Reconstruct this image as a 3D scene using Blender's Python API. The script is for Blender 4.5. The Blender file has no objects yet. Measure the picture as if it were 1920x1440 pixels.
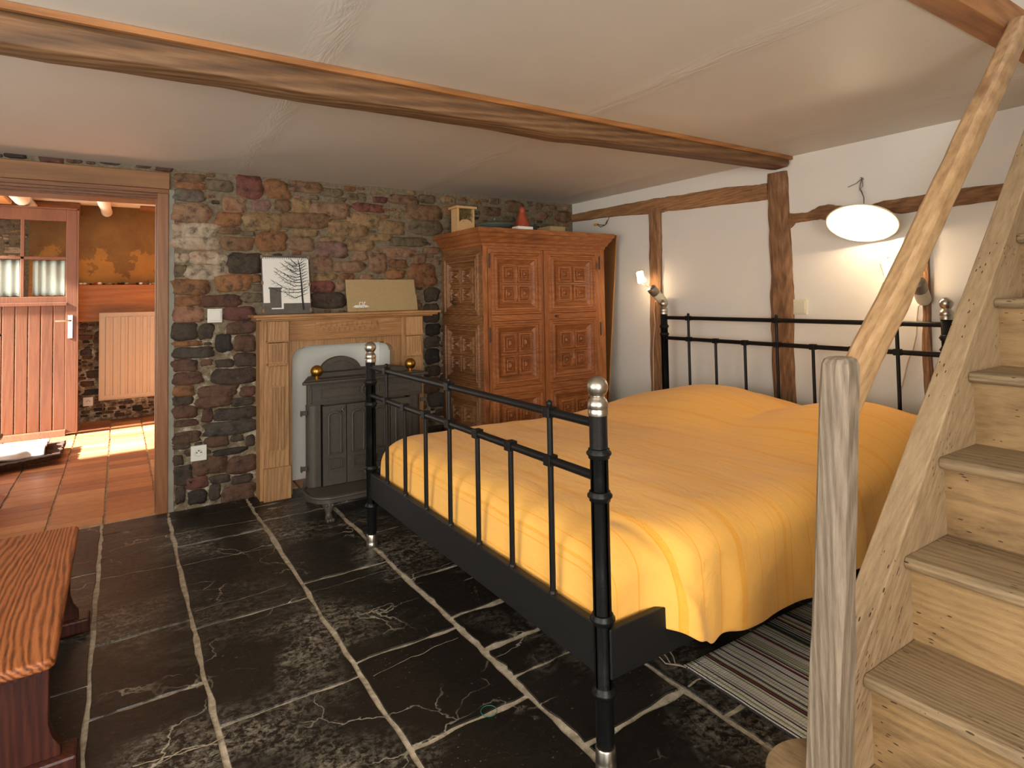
import bpy, math, random
from mathutils import Vector, Matrix
from math import sin, cos, pi, radians as R
random.seed(7)
SC = bpy.context.scene
COL = SC.collection

# ------------------------------------------------------------ camera
yaw, pitch, roll, FPX, CY0 = 0.58169, 0.03647, -0.017616, 1121.965, 515.326
CAM = Vector((-3.32745, -4.07914, 1.22458))
fw = Vector((sin(yaw)*cos(pitch), cos(yaw)*cos(pitch), sin(pitch)))
rt = Vector((cos(yaw), -sin(yaw), 0)); up = rt.cross(fw)
rt2 = rt*cos(roll)+up*sin(roll); up2 = -rt*sin(roll)+up*cos(roll)
cd = bpy.data.cameras.new('camera'); co = bpy.data.objects.new('camera', cd); COL.objects.link(co)
co.matrix_world = Matrix(((rt2.x, up2.x, -fw.x, CAM.x), (rt2.y, up2.y, -fw.y, CAM.y), (rt2.z, up2.z, -fw.z, CAM.z), (0, 0, 0, 1)))
cd.sensor_width = 36; cd.lens = FPX/1920*36; cd.shift_y = (CY0-720)/1920; cd.clip_start = .05
SC.camera = co

# ------------------------------------------------------------ world, sun, window light, exposure
SC.view_settings.view_transform = 'Standard'; SC.view_settings.look = 'None'
SC.view_settings.gamma = 1; SC.view_settings.use_curve_mapping = False
SC.view_settings.exposure = 0.12
w = bpy.data.worlds.new('world'); SC.world = w; w.use_nodes = True
bg = w.node_tree.nodes['Background']; bg.inputs[0].default_value = (.75, .87, 1, 1); bg.inputs[1].default_value = 1.6

def light(kind, name, loc, energy, color, **kw):
    d = bpy.data.lights.new(name, kind); d.energy = energy; d.color = color
    for k, v in kw.items(): setattr(d, k, v)
    o = bpy.data.objects.new(name, d); COL.objects.link(o); o.location = loc
    return o
def aim(o, d): o.rotation_euler = Vector(d).to_track_quat('-Z', 'Y').to_euler()
s = light('SUN', 'sun', (-8, 1, 6), 72, (1, .92, .80), angle=R(4)); aim(s, (1, .10, -.60))
a = light('AREA', 'upstairs_fill', (-1.2, -3.87, 3.8), 9, (1, .97, .93), shape='RECTANGLE', size=1.6, size_y=.7); aim(a, (0, 0, -1))  # fill lamp added in the closed stair shaft to brighten its dark walls
# daylight entering by two unseen windows behind the camera (lamps tilted up to brighten the ceiling) and by the outer door of the next room
a = light('AREA', 'window_daylight', (-3.9, -5.66, 1.28), 95, (1, .955, .885), shape='RECTANGLE', size=1.55, size_y=1.05); aim(a, (.14, 1, .22))
a = light('AREA', 'window_daylight', (-5.56, -3.0, 1.3), 62, (1, .965, .91), shape='RECTANGLE', size=2.5, size_y=1.05); aim(a, (1, .0, .45))
a = light('AREA', 'doorway_daylight', (-4.75, 2.3, 1.2), 36, (1, .95, .88), shape='RECTANGLE', size=1.0, size_y=1.9); aim(a, (1, 0, -.05))

# ------------------------------------------------------------ materials
def S(r, g, b, k=1.0):
    f = lambda c: ((c/255+.055)/1.055)**2.4 if c > 10 else c/255/12.92
    return (min(1, f(r)*k), min(1, f(g)*k), min(1, f(b)*k), 1)
class NT:
    def __init__(s, name):
        s.m = bpy.data.materials.new(name); s.m.use_nodes = True; s.t = s.m.node_tree
        s.b = s.t.nodes['Principled BSDF']; s.tc = s.n('ShaderNodeTexCoord')
    def n(s, kind, **kw):
        x = s.t.nodes.new(kind)
        for k, v in kw.items():
            if k[0] == 'i' and (k[1].isdigit() or k[1].isupper()):
                key = int(k[1:]) if k[1:].isdigit() else k[1:].replace('_', ' ')
                s.put(x.inputs[key], v)
            else: setattr(x, k, v)
        return x
    def put(s, sock, v):
        if hasattr(v, 'is_output') or isinstance(v, bpy.types.NodeSocket): s.t.links.new(v, sock)
        else: sock.default_value = v
    def map(s, scale=(1, 1, 1), rot=(0, 0, 0), loc=(0, 0, 0)):
        return s.n('ShaderNodeMapping', iVector=s.tc.outputs['Object'], iScale=scale, iRotation=rot, iLocation=loc).outputs[0]
    def noise(s, vec, scale, detail=5, rough=.55, dist=0):
        return s.n('ShaderNodeTexNoise', iVector=vec, iScale=scale, iDetail=detail, iRoughness=rough, iDistortion=dist).outputs[0]
    def ramp(s, f, stops, interp='LINEAR'):
        x = s.n('ShaderNodeValToRGB'); s.t.links.new(f, x.inputs[0]); e = x.color_ramp.elements
        x.color_ramp.interpolation = interp
        e[0].position, e[0].color = stops[0]; e[1].position, e[1].color = stops[-1]
        for p_, c in stops[1:-1]: q = e.new(p_); q.color = c
        return x.outputs[0]
    def math(s, op, a, b=0.0, c=None):
        x = s.n('ShaderNodeMath', operation=op); s.put(x.inputs[0], a); s.put(x.inputs[1], b)
        if c is not None: s.put(x.inputs[2], c)
        return x.outputs[0]
    def mix(s, f, a, b, mode='MIX'):
        x = s.n('ShaderNodeMix', data_type='RGBA', blend_type=mode)
        s.put(x.inputs[0], f); s.put(x.inputs[6], a); s.put(x.inputs[7], b); return x.outputs[2]
    def bump(s, h, strength=.3, dist=.01, normal=None):
        x = s.n('ShaderNodeBump', iStrength=strength, iDistance=dist, iHeight=h)
        if normal: s.put(x.inputs['Normal'], normal)
        return x.outputs[0]
    def fin(s, color=None, rough=None, normal=None, **kw):
        if color is not None: s.put(s.b.inputs['Base Color'], color)
        if rough is not None: s.put(s.b.inputs['Roughness'], rough)
        if normal is not None: s.put(s.b.inputs['Normal'], normal)
        for k, v in kw.items(): s.put(s.b.inputs[k.replace('_', ' ')], v)
        return s.m
BW = lambda v: (v, v, v, 1)
def wood(name, dark, mid, lite, axis='z', grain=14, rough=.5, bump=.35, stretch=9, contrast=1.0, holes=0, rot=(0, 0, 0), knots=.0, rings=False, wdist=3.5):
    t = NT(name); i = 'xyz'.index(axis)
    sc = [1, 1, 1]; sc[i] = 1/stretch
    v = t.map(tuple(sc), rot)
    big = t.noise(v, 3.0, 3, .5, .6)
    vd = t.n('ShaderNodeVectorMath', operation='ADD', i0=v, i1=t.n('ShaderNodeTexNoise', iVector=v, iScale=1.6, iDetail=2).outputs[1]).outputs[0]
    w1 = t.n('ShaderNodeTexWave', wave_type='RINGS' if rings else 'BANDS', bands_direction='DIAGONAL', rings_direction=axis.upper(), iVector=vd, iScale=grain*1.5, iDistortion=wdist, iDetail=4, iDetail_Scale=1.6).outputs[1]
    fine = t.noise(v, grain*7, 6, .72)
    f = t.math('ADD', t.math('MULTIPLY', w1, .19*contrast), t.math('ADD', t.math('MULTIPLY', fine, .55), t.math('MULTIPLY', big, .50)))
    f = t.math('MULTIPLY_ADD', f, 1.35, -.35-.12*(contrast-1))
    c = t.ramp(f, [(.16, dark), (.5, mid), (.84, lite)])
    if knots:
        kn = t.n('ShaderNodeTexVoronoi', iVector=t.map(tuple(q*1.0 for q in ([1, 1, 1] if i != 0 else [.5, 1, 1]))), iScale=knots, iRandomness=1.0).outputs[0]
        c = t.mix(t.ramp(kn, [(.06, BW(.85)), (.15, BW(0))]), c, dark)
    h = f
    if holes:
        hv = t.n('ShaderNodeTexVoronoi', iVector=t.map(tuple((.38 if q == i else 1.5) for q in range(3))), iScale=holes).outputs[0]
        hm = t.math('MULTIPLY', t.math('LESS_THAN', hv, .17), t.math('GREATER_THAN', t.noise(t.map(), 7, 3), .54))
        c = t.mix(hm, c, S(60, 42, 28)); h = t.math('SUBTRACT', f, t.math('MULTIPLY', hm, 1.0))
    return t.fin(c, rough, t.bump(h, bump, .006))
def plain(name, col, rough=.5, var=.08, scale=30, bump=.15, **kw):
    t = NT(name); n = t.noise(t.map(), scale, 4)
    c = t.mix(t.ramp(n, [(.3, BW(0)), (.7, BW(1))]), tuple(q*(1-var) for q in col[:3])+(1,), tuple(min(1, q*(1+var)) for q in col[:3])+(1,))
    return t.fin(c, rough, t.bump(n, bump, .003), **kw)
M = {}
def plaster(name, col, b=.35, sc=5, fine=60):
    t = NT(name); v = t.map()
    n1 = t.noise(v, sc, 5, .55); n2 = t.noise(v, fine, 3)
    c = t.mix(n1, tuple(q*.95 for q in col[:3])+(1,), col)
    h = t.math('ADD', n1, t.math('MULTIPLY', n2, .12))
    return t.fin(c, .75, t.bump(h, b, .02))
M['white_plaster'] = plaster('white_plaster', S(228, 222, 212), .25)
M['niche'] = plaster('niche_plaster', S(242, 242, 234))
# ceiling: painted boards with sagging seams running along Y
t = NT('ceiling_paint'); v = t.map()
n1 = t.noise(v, 2.4, 4, .5); n2 = t.noise(t.map((7, 1.1, 1), (0, 0, .06)), 2.2, 4, .7, .8)
sx = t.n('ShaderNodeSeparateXYZ', iVector=t.map((1, 1, 1), (0, 0, .05))).outputs[0]
wob = t.math('MULTIPLY', t.noise(v, 1.7, 2), .12)
xx = t.math('PINGPONG', t.math('ADD', t.math('ADD', sx, wob), .22), .6)
seam = t.n('ShaderNodeMapRange', iValue=xx, i1=0.0, i2=.10, i3=1.0, i4=0.0, interpolation_type='SMOOTHSTEP').outputs[0]
h = t.math('ADD', t.math('MULTIPLY', n1, .7), t.math('MULTIPLY', seam, t.math('MULTIPLY', n2, .9)))
M['ceiling'] = t.fin(t.mix(n1, S(208, 201, 189), S(218, 211, 200)), .55, t.bump(h, .3, .02))
# rubble stone: per-stone colour attribute
def rubble(name, gain):
    t = NT(name); at = t.n('ShaderNodeAttribute', attribute_name='tint').outputs[0]; v = t.map()
    n1 = t.noise(v, 22, 6, .65, .4); n2 = t.noise(v, 7, 3, .6); n3 = t.noise(t.map((1, 1, 2.6)), 60, 5, .7)
    k = t.ramp(n1, [(.34, BW(.22)), (.47, BW(.7)), (.62, BW(1.0))])
    c = t.mix(1.0, at, k, 'MULTIPLY')
    c = t.mix(t.ramp(n2, [(.45, BW(0)), (.75, BW(.45))]), c, t.mix(1.0, at, S(220, 150, 90), 'MULTIPLY'))
    c = t.mix(t.ramp(n3, [(.58, BW(0)), (.8, BW(.35))]), c, S(190, 175, 150))
    x = t.n('ShaderNodeHueSaturation', iSaturation=.95, iValue=gain, iColor=c).outputs[0]
    return t.fin(x, .62, t.bump(t.math('ADD', n1, t.math('MULTIPLY', n3, .5)), .7, .012))
M['stone'] = rubble('rubble_stone', 1.0)
t = NT('mortar'); v = t.map(); n = t.noise(v, 14, 6, .7); n2 = t.noise(v, 45, 4)
sz = t.n('ShaderNodeSeparateXYZ', iVector=t.tc.outputs['Object']).outputs[2]
low = t.n('ShaderNodeMapRange', iValue=t.math('ADD', sz, t.math('MULTIPLY', n, .2)), i1=1.1, i2=1.3, i3=1.0, i4=0.0).outputs[0]
cu = t.ramp(n2, [(.25, S(92, 80, 62)), (.7, S(132, 117, 94))])
cl = t.ramp(n, [(.3, S(60, 48, 38)), (.5, S(118, 104, 80)), (.72, S(205, 198, 182))])
M['mortar'] = t.fin(t.mix(low, cu, cl), .8, t.bump(t.math('ADD', n, n2), .6, .012))
M['mortar_strip'] = plain('cement_strip', S(138, 134, 122), .85, .12, 12, .4)
# slate floor
t = NT('slate_slab'); v = t.map(); at = t.n('ShaderNodeAttribute', attribute_name='tint').outputs[0]
big = t.noise(v, 1.9, 3, .5, .4); fine = t.noise(v, 48, 6, .78, .5); mid = t.noise(t.map((1, 2.3, 1), (0, 0, .5)), 9, 6, .72, 1.2)
scuff = t.math('MULTIPLY', t.ramp(big, [(.46, BW(0)), (.68, BW(1))]), t.ramp(t.math('MULTIPLY', fine, t.math('ADD', mid, .45)), [(.42, BW(0)), (.66, BW(1))]))
vein = t.n('ShaderNodeTexVoronoi', feature='DISTANCE_TO_EDGE', iVector=t.n('ShaderNodeVectorMath', operation='ADD', i0=t.map((1, 1.7, 1), (0, 0, .3)), i1=t.n('ShaderNodeVectorMath', operation='SCALE', i0=t.n('ShaderNodeTexNoise', iVector=v, iScale=6, iDetail=5).outputs[1], iScale=.35).outputs[0]).outputs[0], iScale=2.1).outputs[0]
vm = t.math('MULTIPLY', t.ramp(vein, [(.002, BW(1)), (.011, BW(0))]), t.ramp(t.noise(v, 2.7, 3), [(.5, BW(0)), (.62, BW(1))]))
specks = t.math('MULTIPLY', t.ramp(t.noise(v, 85, 2, .5), [(.66, BW(0)), (.74, BW(1))]), t.ramp(t.noise(v, 3.5, 2), [(.4, BW(.15)), (.6, BW(.8))]))
m_ = t.math('MINIMUM', t.math('ADD', t.math('ADD', t.math('MULTIPLY', scuff, .7), t.math('MULTIPLY', vm, .75)), t.math('MULTIPLY', specks, .35)), 1.0)
base = t.mix(t.noise(v, 5, 4), S(14, 12, 10), S(32, 28, 23))
base = t.mix(1.0, base, at, 'MULTIPLY')
M['slate'] = t.fin(t.mix(m_, base, S(182, 172, 152)), t.ramp(fine, [(.3, BW(.32)), (.7, BW(.55))]), t.bump(t.math('ADD', mid, t.math('MULTIPLY', m_, .3)), .28, .006))
t = NT('floor_grout'); n = t.noise(t.map(), 25, 5, .7)
M['grout'] = t.fin(t.ramp(n, [(.25, S(124, 110, 88)), (.7, S(206, 192, 168))]), .85, t.bump(n, .6, .01))
# terracotta
t = NT('terracotta_tile'); at = t.n('ShaderNodeAttribute', attribute_name='tint').outputs[0]; n = t.noise(t.map(), 18, 5)
M['terracotta'] = t.fin(t.mix(1.0, at, t.ramp(n, [(.3, BW(.8)), (.7, BW(1))]), 'MULTIPLY'), .42, t.bump(n, .15, .004))
t = NT('ochre_plaster'); v = t.map(); n1 = t.noise(v, 2.6, 6, .62, .4); n2 = t.noise(v, 20, 5, .7)
sz = t.n('ShaderNodeSeparateXYZ', iVector=t.tc.outputs['Object']).outputs[2]
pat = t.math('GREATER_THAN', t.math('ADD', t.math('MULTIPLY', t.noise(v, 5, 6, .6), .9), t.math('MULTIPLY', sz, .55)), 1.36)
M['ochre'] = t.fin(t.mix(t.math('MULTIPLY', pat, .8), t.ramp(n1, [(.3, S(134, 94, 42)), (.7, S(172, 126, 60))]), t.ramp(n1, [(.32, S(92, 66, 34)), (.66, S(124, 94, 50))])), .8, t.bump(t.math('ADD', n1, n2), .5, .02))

M['beam'] = wood('old_beam_wood', S(62, 42, 26), S(112, 80, 50), S(148, 112, 76), 'x', 9, .65, .35, 14)
M['beam_trim'] = wood('beam_batten_wood', S(120, 76, 38), S(160, 106, 58), S(186, 130, 76), 'x', 8, .55, .25, 12)
M['timber_z'] = wood('timber_framing_upright', S(66, 42, 26), S(142, 102, 68), S(196, 152, 110), 'z', 12, .75, .9, 9, .45, knots=2.2)
M['timber_y'] = wood('timber_framing_lengthwise', S(72, 46, 26), S(146, 104, 66), S(194, 148, 102), 'y', 12, .75, .8, 9, .45, knots=2.4)
M['red_frame'] = wood('reddish_door_wood', S(92, 54, 26), S(128, 80, 42), S(150, 100, 58), 'z', 6, .45, .2, 12, .7)
M['red_frame_x'] = wood('reddish_head_wood', S(78, 42, 14), S(120, 70, 24), S(142, 88, 36), 'x', 6, .45, .2, 12, .7)
M['lintel'] = wood('lintel_wood', S(96, 62, 32), S(130, 88, 50), S(152, 108, 64), 'x', 5, .55, .25, 12, .7)
M['oak_z'] = wood('oak_upright', S(124, 86, 52), S(172, 128, 84), S(200, 158, 112), 'z', 16, .5, .22, 12, .7)
M['oak_x'] = wood('oak_lengthwise', S(120, 80, 46), S(168, 122, 76), S(198, 152, 102), 'x', 16, .5, .22, 12, .7)
M['pine_z'] = wood('wardrobe_pine_upright', S(92, 50, 24), S(158, 94, 48), S(190, 126, 72), 'z', 13, .5, .2, 7, .6, knots=2.8)
M['pine_x'] = wood('wardrobe_pine_lengthwise', S(92, 50, 24), S(160, 96, 50), S(192, 128, 74), 'x', 13, .5, .2, 7, .5, knots=2.2)
M['pine_side'] = wood('wardrobe_side_pine', S(64, 38, 20), S(128, 84, 48), S(170, 122, 76), 'y', 13, .55, .25, 6, .6, knots=3)
M['bench'] = wood('bench_wood', S(70, 32, 16), S(160, 90, 46), S(188, 116, 66), 'y', 12, .42, .5, 8, 1.7, 0, (0, 0, 0), 0, True, 4.5)
M['bench_dark'] = wood('bench_dark_wood', S(32, 12, 9), S(66, 28, 19), S(92, 44, 28), 'z', 12, .35, .4, 12, .8)
M['stair_x'] = wood('stair_stringer_wood', S(112, 86, 60), S(168, 142, 108), S(194, 170, 136), 'x', 12, .62, .5, 7, .2, 70, (0, 0, 0), 5)
M['stair_side'] = wood('stair_inner_side_wood', S(100, 80, 56), S(150, 124, 90), S(176, 150, 114), 'x', 18, .65, .9, 10, .6, 0, (0, 0, 0), 2.4)
M['stair_y'] = wood('stair_tread_wood', S(84, 68, 50), S(138, 116, 86), S(168, 142, 106), 'y', 13, .6, .5, 7, .8, 60)
M['riser'] = wood('stair_riser_wood', S(96, 72, 44), S(150, 120, 80), S(176, 144, 98), 'y', 10, .65, .6, 5, .6, 75)
M['newel'] = wood('weathered_newel_wood', S(78, 66, 54), S(128, 113, 95), S(164, 148, 128), 'z', 20, .65, .6, 12, .8)
M['pole'] = wood('handrail_pole_wood', S(120, 84, 52), S(178, 142, 100), S(204, 172, 130), 'x', 9, .5, .35, 3.2, .4, 0, (0, 0, 0), 6)
M['card'] = plain('brown_cardboard', S(172, 148, 106), .8, .05, 60)
M['hardboard'] = plain('hardboard_sheet', S(128, 88, 50), .7, .06, 60)
M['hardboard_edge'] = plain('hardboard_edge', S(190, 130, 60), .7, .06, 60)
M['black_metal'] = plain('black_painted_metal', (.006, .006, .006, 1), .40, .2, 160, .25)
M['black_metal'].node_tree.nodes['Principled BSDF'].inputs['Specular IOR Level'].default_value = .28
M['ledge'] = wood('ledge_board_wood', S(110, 66, 24), S(158, 98, 40), S(178, 118, 56), 'x', 8, .5, .2, 9, .6)
M['black_panel'] = plain('black_side_panel', (.005, .005, .005, 1), .55, .2, 160, .3)
M['nickel'] = plain('brushed_nickel', S(196, 188, 176), .32, .05, 90, .05, Metallic=1.0)
M['brass'] = plain('aged_brass', S(176, 132, 60), .34, .25, 25, .15, Metallic=1.0)
M['iron'] = plain('cast_iron', S(70, 65, 58), .5, .15, 45, .35)
M['wrought'] = plain('black_wrought_iron', (.012, .011, .010, 1), .4)
M['white_plastic'] = plain('white_plastic', S(222, 220, 208), .4, .02)
M['cream_plastic'] = plain('cream_plastic', S(214, 206, 180), .4, .02)
M['grey_dots'] = plain('socket_hole_grey', S(60, 60, 58), .6)
M['radiator'] = plain('radiator_enamel', S(178, 164, 144), .4, .03)
M['door_red'] = wood('red_brown_door_paint', S(80, 47, 30), S(102, 64, 44), S(114, 74, 52), 'z', 8, .45, .15, 14, .4)
M['whitewash'] = plain('whitewashed_pole', S(226, 218, 204), .8, .06, 8, .6)
M['paper'] = plain('white_paper', S(232, 230, 222), .7, .02)
M['print_dark'] = plain('print_black', S(40, 36, 33), .7, .2)
M['print_grey'] = plain('print_grey', S(92, 86, 80), .7, .15)
M['clip'] = plain('clip_brown', S(140, 110, 82), .5)
M['towel'] = plain('white_towel', S(214, 210, 204), .9, .06, 40, .6)
M['mat'] = plain('dark_bristle_mat', S(58, 32, 18), .95, .5, 60, 1.0)
M['straw'] = plain('dry_straw', S(128, 108, 64), .8, .4, 30)
M['birch'] = plain('pale_box_wood', S(206, 164, 112), .6, .06, 12)
M['dish'] = plain('grey_green_glazed_dish', S(82, 92, 84), .2, .15, 14)
M['terracotta_pot'] = plain('terracotta_pot', S(168, 74, 42), .6, .18, 25, .3)
M['yellow_clip'] = plain('yellow_connector', S(222, 158, 20), .4)
M['wire'] = plain('grey_brown_wire', S(92, 80, 68), .5)
M['cord'] = plain('pale_lamp_cord', S(214, 196, 168), .5)
M['lamp_metal'] = plain('grey_lamp_cap', S(150, 140, 128), .35, .04, 40, .05, Metallic=.7)
M['ring'] = plain('green_ring', S(40, 110, 90), .4)
M['purple'] = plain('pebble', S(120, 96, 84), .7, .4, 30)
M['seat_brown'] = plain('brown_seat', S(96, 72, 44), .5, .15)
M['mattress'] = plain('mattress_white', S(214, 208, 196), .9)
M['oldstone'] = plain('outdoor_stone', S(150, 140, 118), .8, .25, 9, .5)
t = NT('curtain_cloth'); n = t.noise(t.map((40, 1, 3)), 6, 3)
M['curtain'] = t.fin(t.mix(n, S(150, 160, 154), S(186, 194, 188)), .9, None); M['curtain'].node_tree.nodes['Principled BSDF'].inputs['Transmission Weight'].default_value = 0
t = NT('window_glass'); M['glass'] = t.fin((.95, .98, .97, 1), .02, None, Transmission_Weight=1.0, IOR=1.03)
def emis(name, col, strength, base=None):
    t = NT(name); return t.fin(base or col, .4, None, Emission_Color=col, Emission_Strength=strength)
M['bulb'] = emis('glowing_bulb', (1, .86, .62, 1), 30)
M['lit_shade'] = emis('lit_opal_glass_shade', (1, .84, .62, 1), 1.5)
M['enamel'] = plain('white_lamp_enamel', S(226, 214, 186), .3, .02)
# bedspread: woven stripes running across the bed
t = NT('yellow_bedspread'); v = t.map()
X = t.n('ShaderNodeSeparateXYZ', iVector=t.tc.outputs['Object']).outputs[0]
X = t.n('ShaderNodeAttribute', attribute_name='arc').outputs[2]
s1 = t.math('LESS_THAN', t.math('PINGPONG', t.math('ADD', X, .013), .0465), .0022)
s2 = t.math('LESS_THAN', t.math('PINGPONG', t.math('ADD', X, .05), .128), .009)
weave = t.noise(t.map((1, 60, 60)), 4, 4, .6); fz = t.noise(v, 260, 2)
n1 = t.noise(v, 2.6, 4); n2 = t.noise(t.map((1, .35, 1)), 7, 4, .6, .4)
c = t.mix(n1, S(255, 186, 82), S(255, 196, 98))
c = t.mix(t.math('MULTIPLY', s1, .85), c, S(255, 170, 40)); c = t.mix(t.math('MULTIPLY', s2, t.math('ADD', t.math('MULTIPLY', fz, .9), .25)), c, S(255, 176, 46))
hh = t.math('ADD', t.math('MULTIPLY', n2, 1.0), t.math('ADD', t.math('MULTIPLY', s1, .10), t.math('MULTIPLY', s2, t.math('MULTIPLY', fz, .22))))
M['spread'] = t.fin(c, .85, t.bump(t.math('ADD', hh, t.math('MULTIPLY', fz, .02)), .55, .02), Sheen_Weight=.15)
# rag rug: stripes across its length (constant object X)
t = NT('rag_rug'); v = t.map(); X = t.n('ShaderNodeSeparateXYZ', iVector=t.tc.outputs['Object']).outputs[0]
xq = t.math('ADD', X, t.math('MULTIPLY', t.noise(v, 7, 2), .008))
q = t.n('ShaderNodeTexWhiteNoise', noise_dimensions='1D', iW=t.math('FLOOR', t.math('MULTIPLY', xq, 170))).outputs[0]
c = t.ramp(q, [(0, S(38, 40, 52)), (.14, S(60, 58, 60)), (.18, S(232, 226, 212)), (.42, S(214, 202, 190)), (.56, S(146, 156, 92)), (.66, S(176, 178, 132)), (.72, S(222, 218, 206)), (.87, S(156, 48, 42)), (.905, S(166, 152, 142)), (.96, S(50, 48, 56))], 'CONSTANT')
yy = t.n('ShaderNodeTexWave', bands_direction='Y', iVector=v, iScale=38, iDistortion=1.5).outputs[1]
c = t.mix(t.ramp(yy, [(.3, BW(.16)), (.6, BW(0))]), c, S(90, 86, 80))
hb = t.n('ShaderNodeTexWave', bands_direction='X', iVector=v, iScale=53).outputs[1]
M['rug'] = t.fin(c, .95, t.bump(t.math('ADD', hb, yy), .6, .006))
M['fringe'] = plain('rug_fringe', S(150, 132, 112), .9)

# ------------------------------------------------------------ mesh helpers
def tag(o, label=None, cat=None, group=None, kind=None):
    if label: o['label'] = label
    if cat: o['category'] = cat
    if group: o['group'] = group
    if kind: o['kind'] = kind
    return o
def thing(name, loc, label, cat, group=None):
    o = bpy.data.objects.new(name, None); COL.objects.link(o); o.location = loc; o.empty_display_size = .05
    return tag(o, label, cat, group)
WORLD = {}
class MB:
    def __init__(s): s.v = []; s.f = []; s.c = []; s.sm = []; s.cur = None; s.smooth = False; s.M = None
    def add(s, vs, fs, smooth=None, col=None):
        o = len(s.v)
        if s.M is not None: vs = [s.M @ Vector(q) for q in vs]
        s.v += [tuple(q) for q in vs]; s.f += [tuple(i+o for i in f) for f in fs]
        s.sm += [s.smooth if smooth is None else smooth]*len(fs); s.c += [col]*len(fs); return s
    def box(s, x0, x1, y0, y1, z0, z1, col=None):
        return s.add([(x0,y0,z0),(x1,y0,z0),(x1,y1,z0),(x0,y1,z0),(x0,y0,z1),(x1,y0,z1),(x1,y1,z1),(x0,y1,z1)],
            [(0,3,2,1),(4,5,6,7),(0,1,5,4),(1,2,6,5),(2,3,7,6),(3,0,4,7)], False, col)
    def prism(s, poly, axis, a, b, smooth=False):   # poly: 2D points, extruded along axis from a to b
        def P(p, t): return {'x': (t, p[0], p[1]), 'y': (p[0], t, p[1]), 'z': (p[0], p[1], t)}[axis]
        n = len(poly); vs = [P(p, a) for p in poly]+[P(p, b) for p in poly]
        return s.add(vs, [tuple(range(n))[::-1], tuple(range(n, 2*n))]+[(i, (i+1) % n, n+(i+1) % n, n+i) for i in range(n)], smooth)
    def tube(s, pts, r, n=12, caps=True, smooth=True, flat=1.0):
        pts = [Vector(p) for p in pts]; k = len(pts); rs = r if isinstance(r, (list, tuple)) else [r]*k
        vs = []; fs = []; ref = None
        for i, p in enumerate(pts):
            d = (pts[min(i+1, k-1)]-pts[max(i-1, 0)]).normalized()
            if ref is None: ref = d.orthogonal().normalized()
            ref = (ref-d*ref.dot(d)).normalized(); bn = d.cross(ref)
            for j in range(n):
                a = 2*pi*j/n; vs.append(p+ref*cos(a)*rs[i]+bn*sin(a)*rs[i]*flat)
        for i in range(k-1):
            for j in range(n): fs.append((i*n+j, i*n+(j+1) % n, (i+1)*n+(j+1) % n, (i+1)*n+j))
        s.add(vs, fs, smooth)
        if caps: s.add(vs[:n], [tuple(range(n))[::-1]], False); s.add(vs[-n:], [tuple(range(n))], False)
        return s
    def lathe(s, prof, base, axis=(0, 0, 1), n=24):  # prof: (radius, height)
        base = Vector(base); axis = Vector(axis).normalized(); u = axis.orthogonal().normalized(); w_ = axis.cross(u)
        vs = []; fs = []
        for r_, h_ in prof:
            for j in range(n): a = 2*pi*j/n; vs.append(base+axis*h_+(u*cos(a)+w_*sin(a))*max(r_, 1e-4))
        for i in range(len(prof)-1):
            for j in range(n): fs.append((i*n+j, i*n+(j+1) % n, (i+1)*n+(j+1) % n, (i+1)*n+j))
        s.add(vs, fs, True); s.add(vs[:n], [tuple(range(n))[::-1]], False); s.add(vs[-n:], [tuple(range(n))], False); return s
    def sphere(s, c, r, n=20, sq=1.0):
        return s.lathe([(r*sin(pi*i/12), -r*sq*cos(pi*i/12)) for i in range(13)], c, n=n)
    def grid(s, fn, nu, nv, smooth=True, flip=False):
        vs = [fn(i/nu, j/nv) for i in range(nu+1) for j in range(nv+1)]; fs = []
        for i in range(nu):
            for j in range(nv):
                q = (i*(nv+1)+j, (i+1)*(nv+1)+j, (i+1)*(nv+1)+j+1, i*(nv+1)+j+1); fs.append(q[::-1] if flip else q)
        return s.add(vs, fs, smooth)
    def sweep(s, st, sub=4, wob=0.0, seed=0, smooth=False, nper=3):   # st: (centre, half U vector, half V vector); rough timber
        rng = random.Random(seed); ring = []
        N = []
        for i in range(len(st)-1):
            for k in range(sub):
                f = k/sub; N.append([Vector(st[i][q]).lerp(Vector(st[i+1][q]), f) for q in range(3)])
        N.append([Vector(q) for q in st[-1]])
        sq = []
        for a_, b_ in ((-1,-1),(1,-1),(1,1),(-1,1)):
            pass
        corners = [(-1,-1),(1,-1),(1,1),(-1,1)]; loc = []
        for q in range(4):
            a0 = corners[q]; a1 = corners[(q+1) % 4]
            for k in range(nper): f = k/nper; loc.append((a0[0]+(a1[0]-a0[0])*f, a0[1]+(a1[1]-a0[1])*f))
        ch = .86
        loc = [(x*(ch if abs(x) > .99 and abs(y) > .99 else 1), y*(ch if abs(x) > .99 and abs(y) > .99 else 1)) for x, y in loc]
        m = len(loc); vs = []; drift = [0]*m
        for (c_, U, V) in N:
            for j, (x, y) in enumerate(loc):
                drift[j] = drift[j]*.6+rng.uniform(-1, 1)*wob
                vs.append(c_+U*x+V*y+(U.normalized()*x+V.normalized()*y)*drift[j])
        k = len(N); fs = [(i*m+j, i*m+(j+1) % m, (i+1)*m+(j+1) % m, (i+1)*m+j) for i in range(k-1) for j in range(m)]
        s.add(vs, fs, smooth); s.add(vs[:m], [tuple(range(m))[::-1]], False); s.add(vs[-m:], [tuple(range(m))], False); return s
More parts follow.
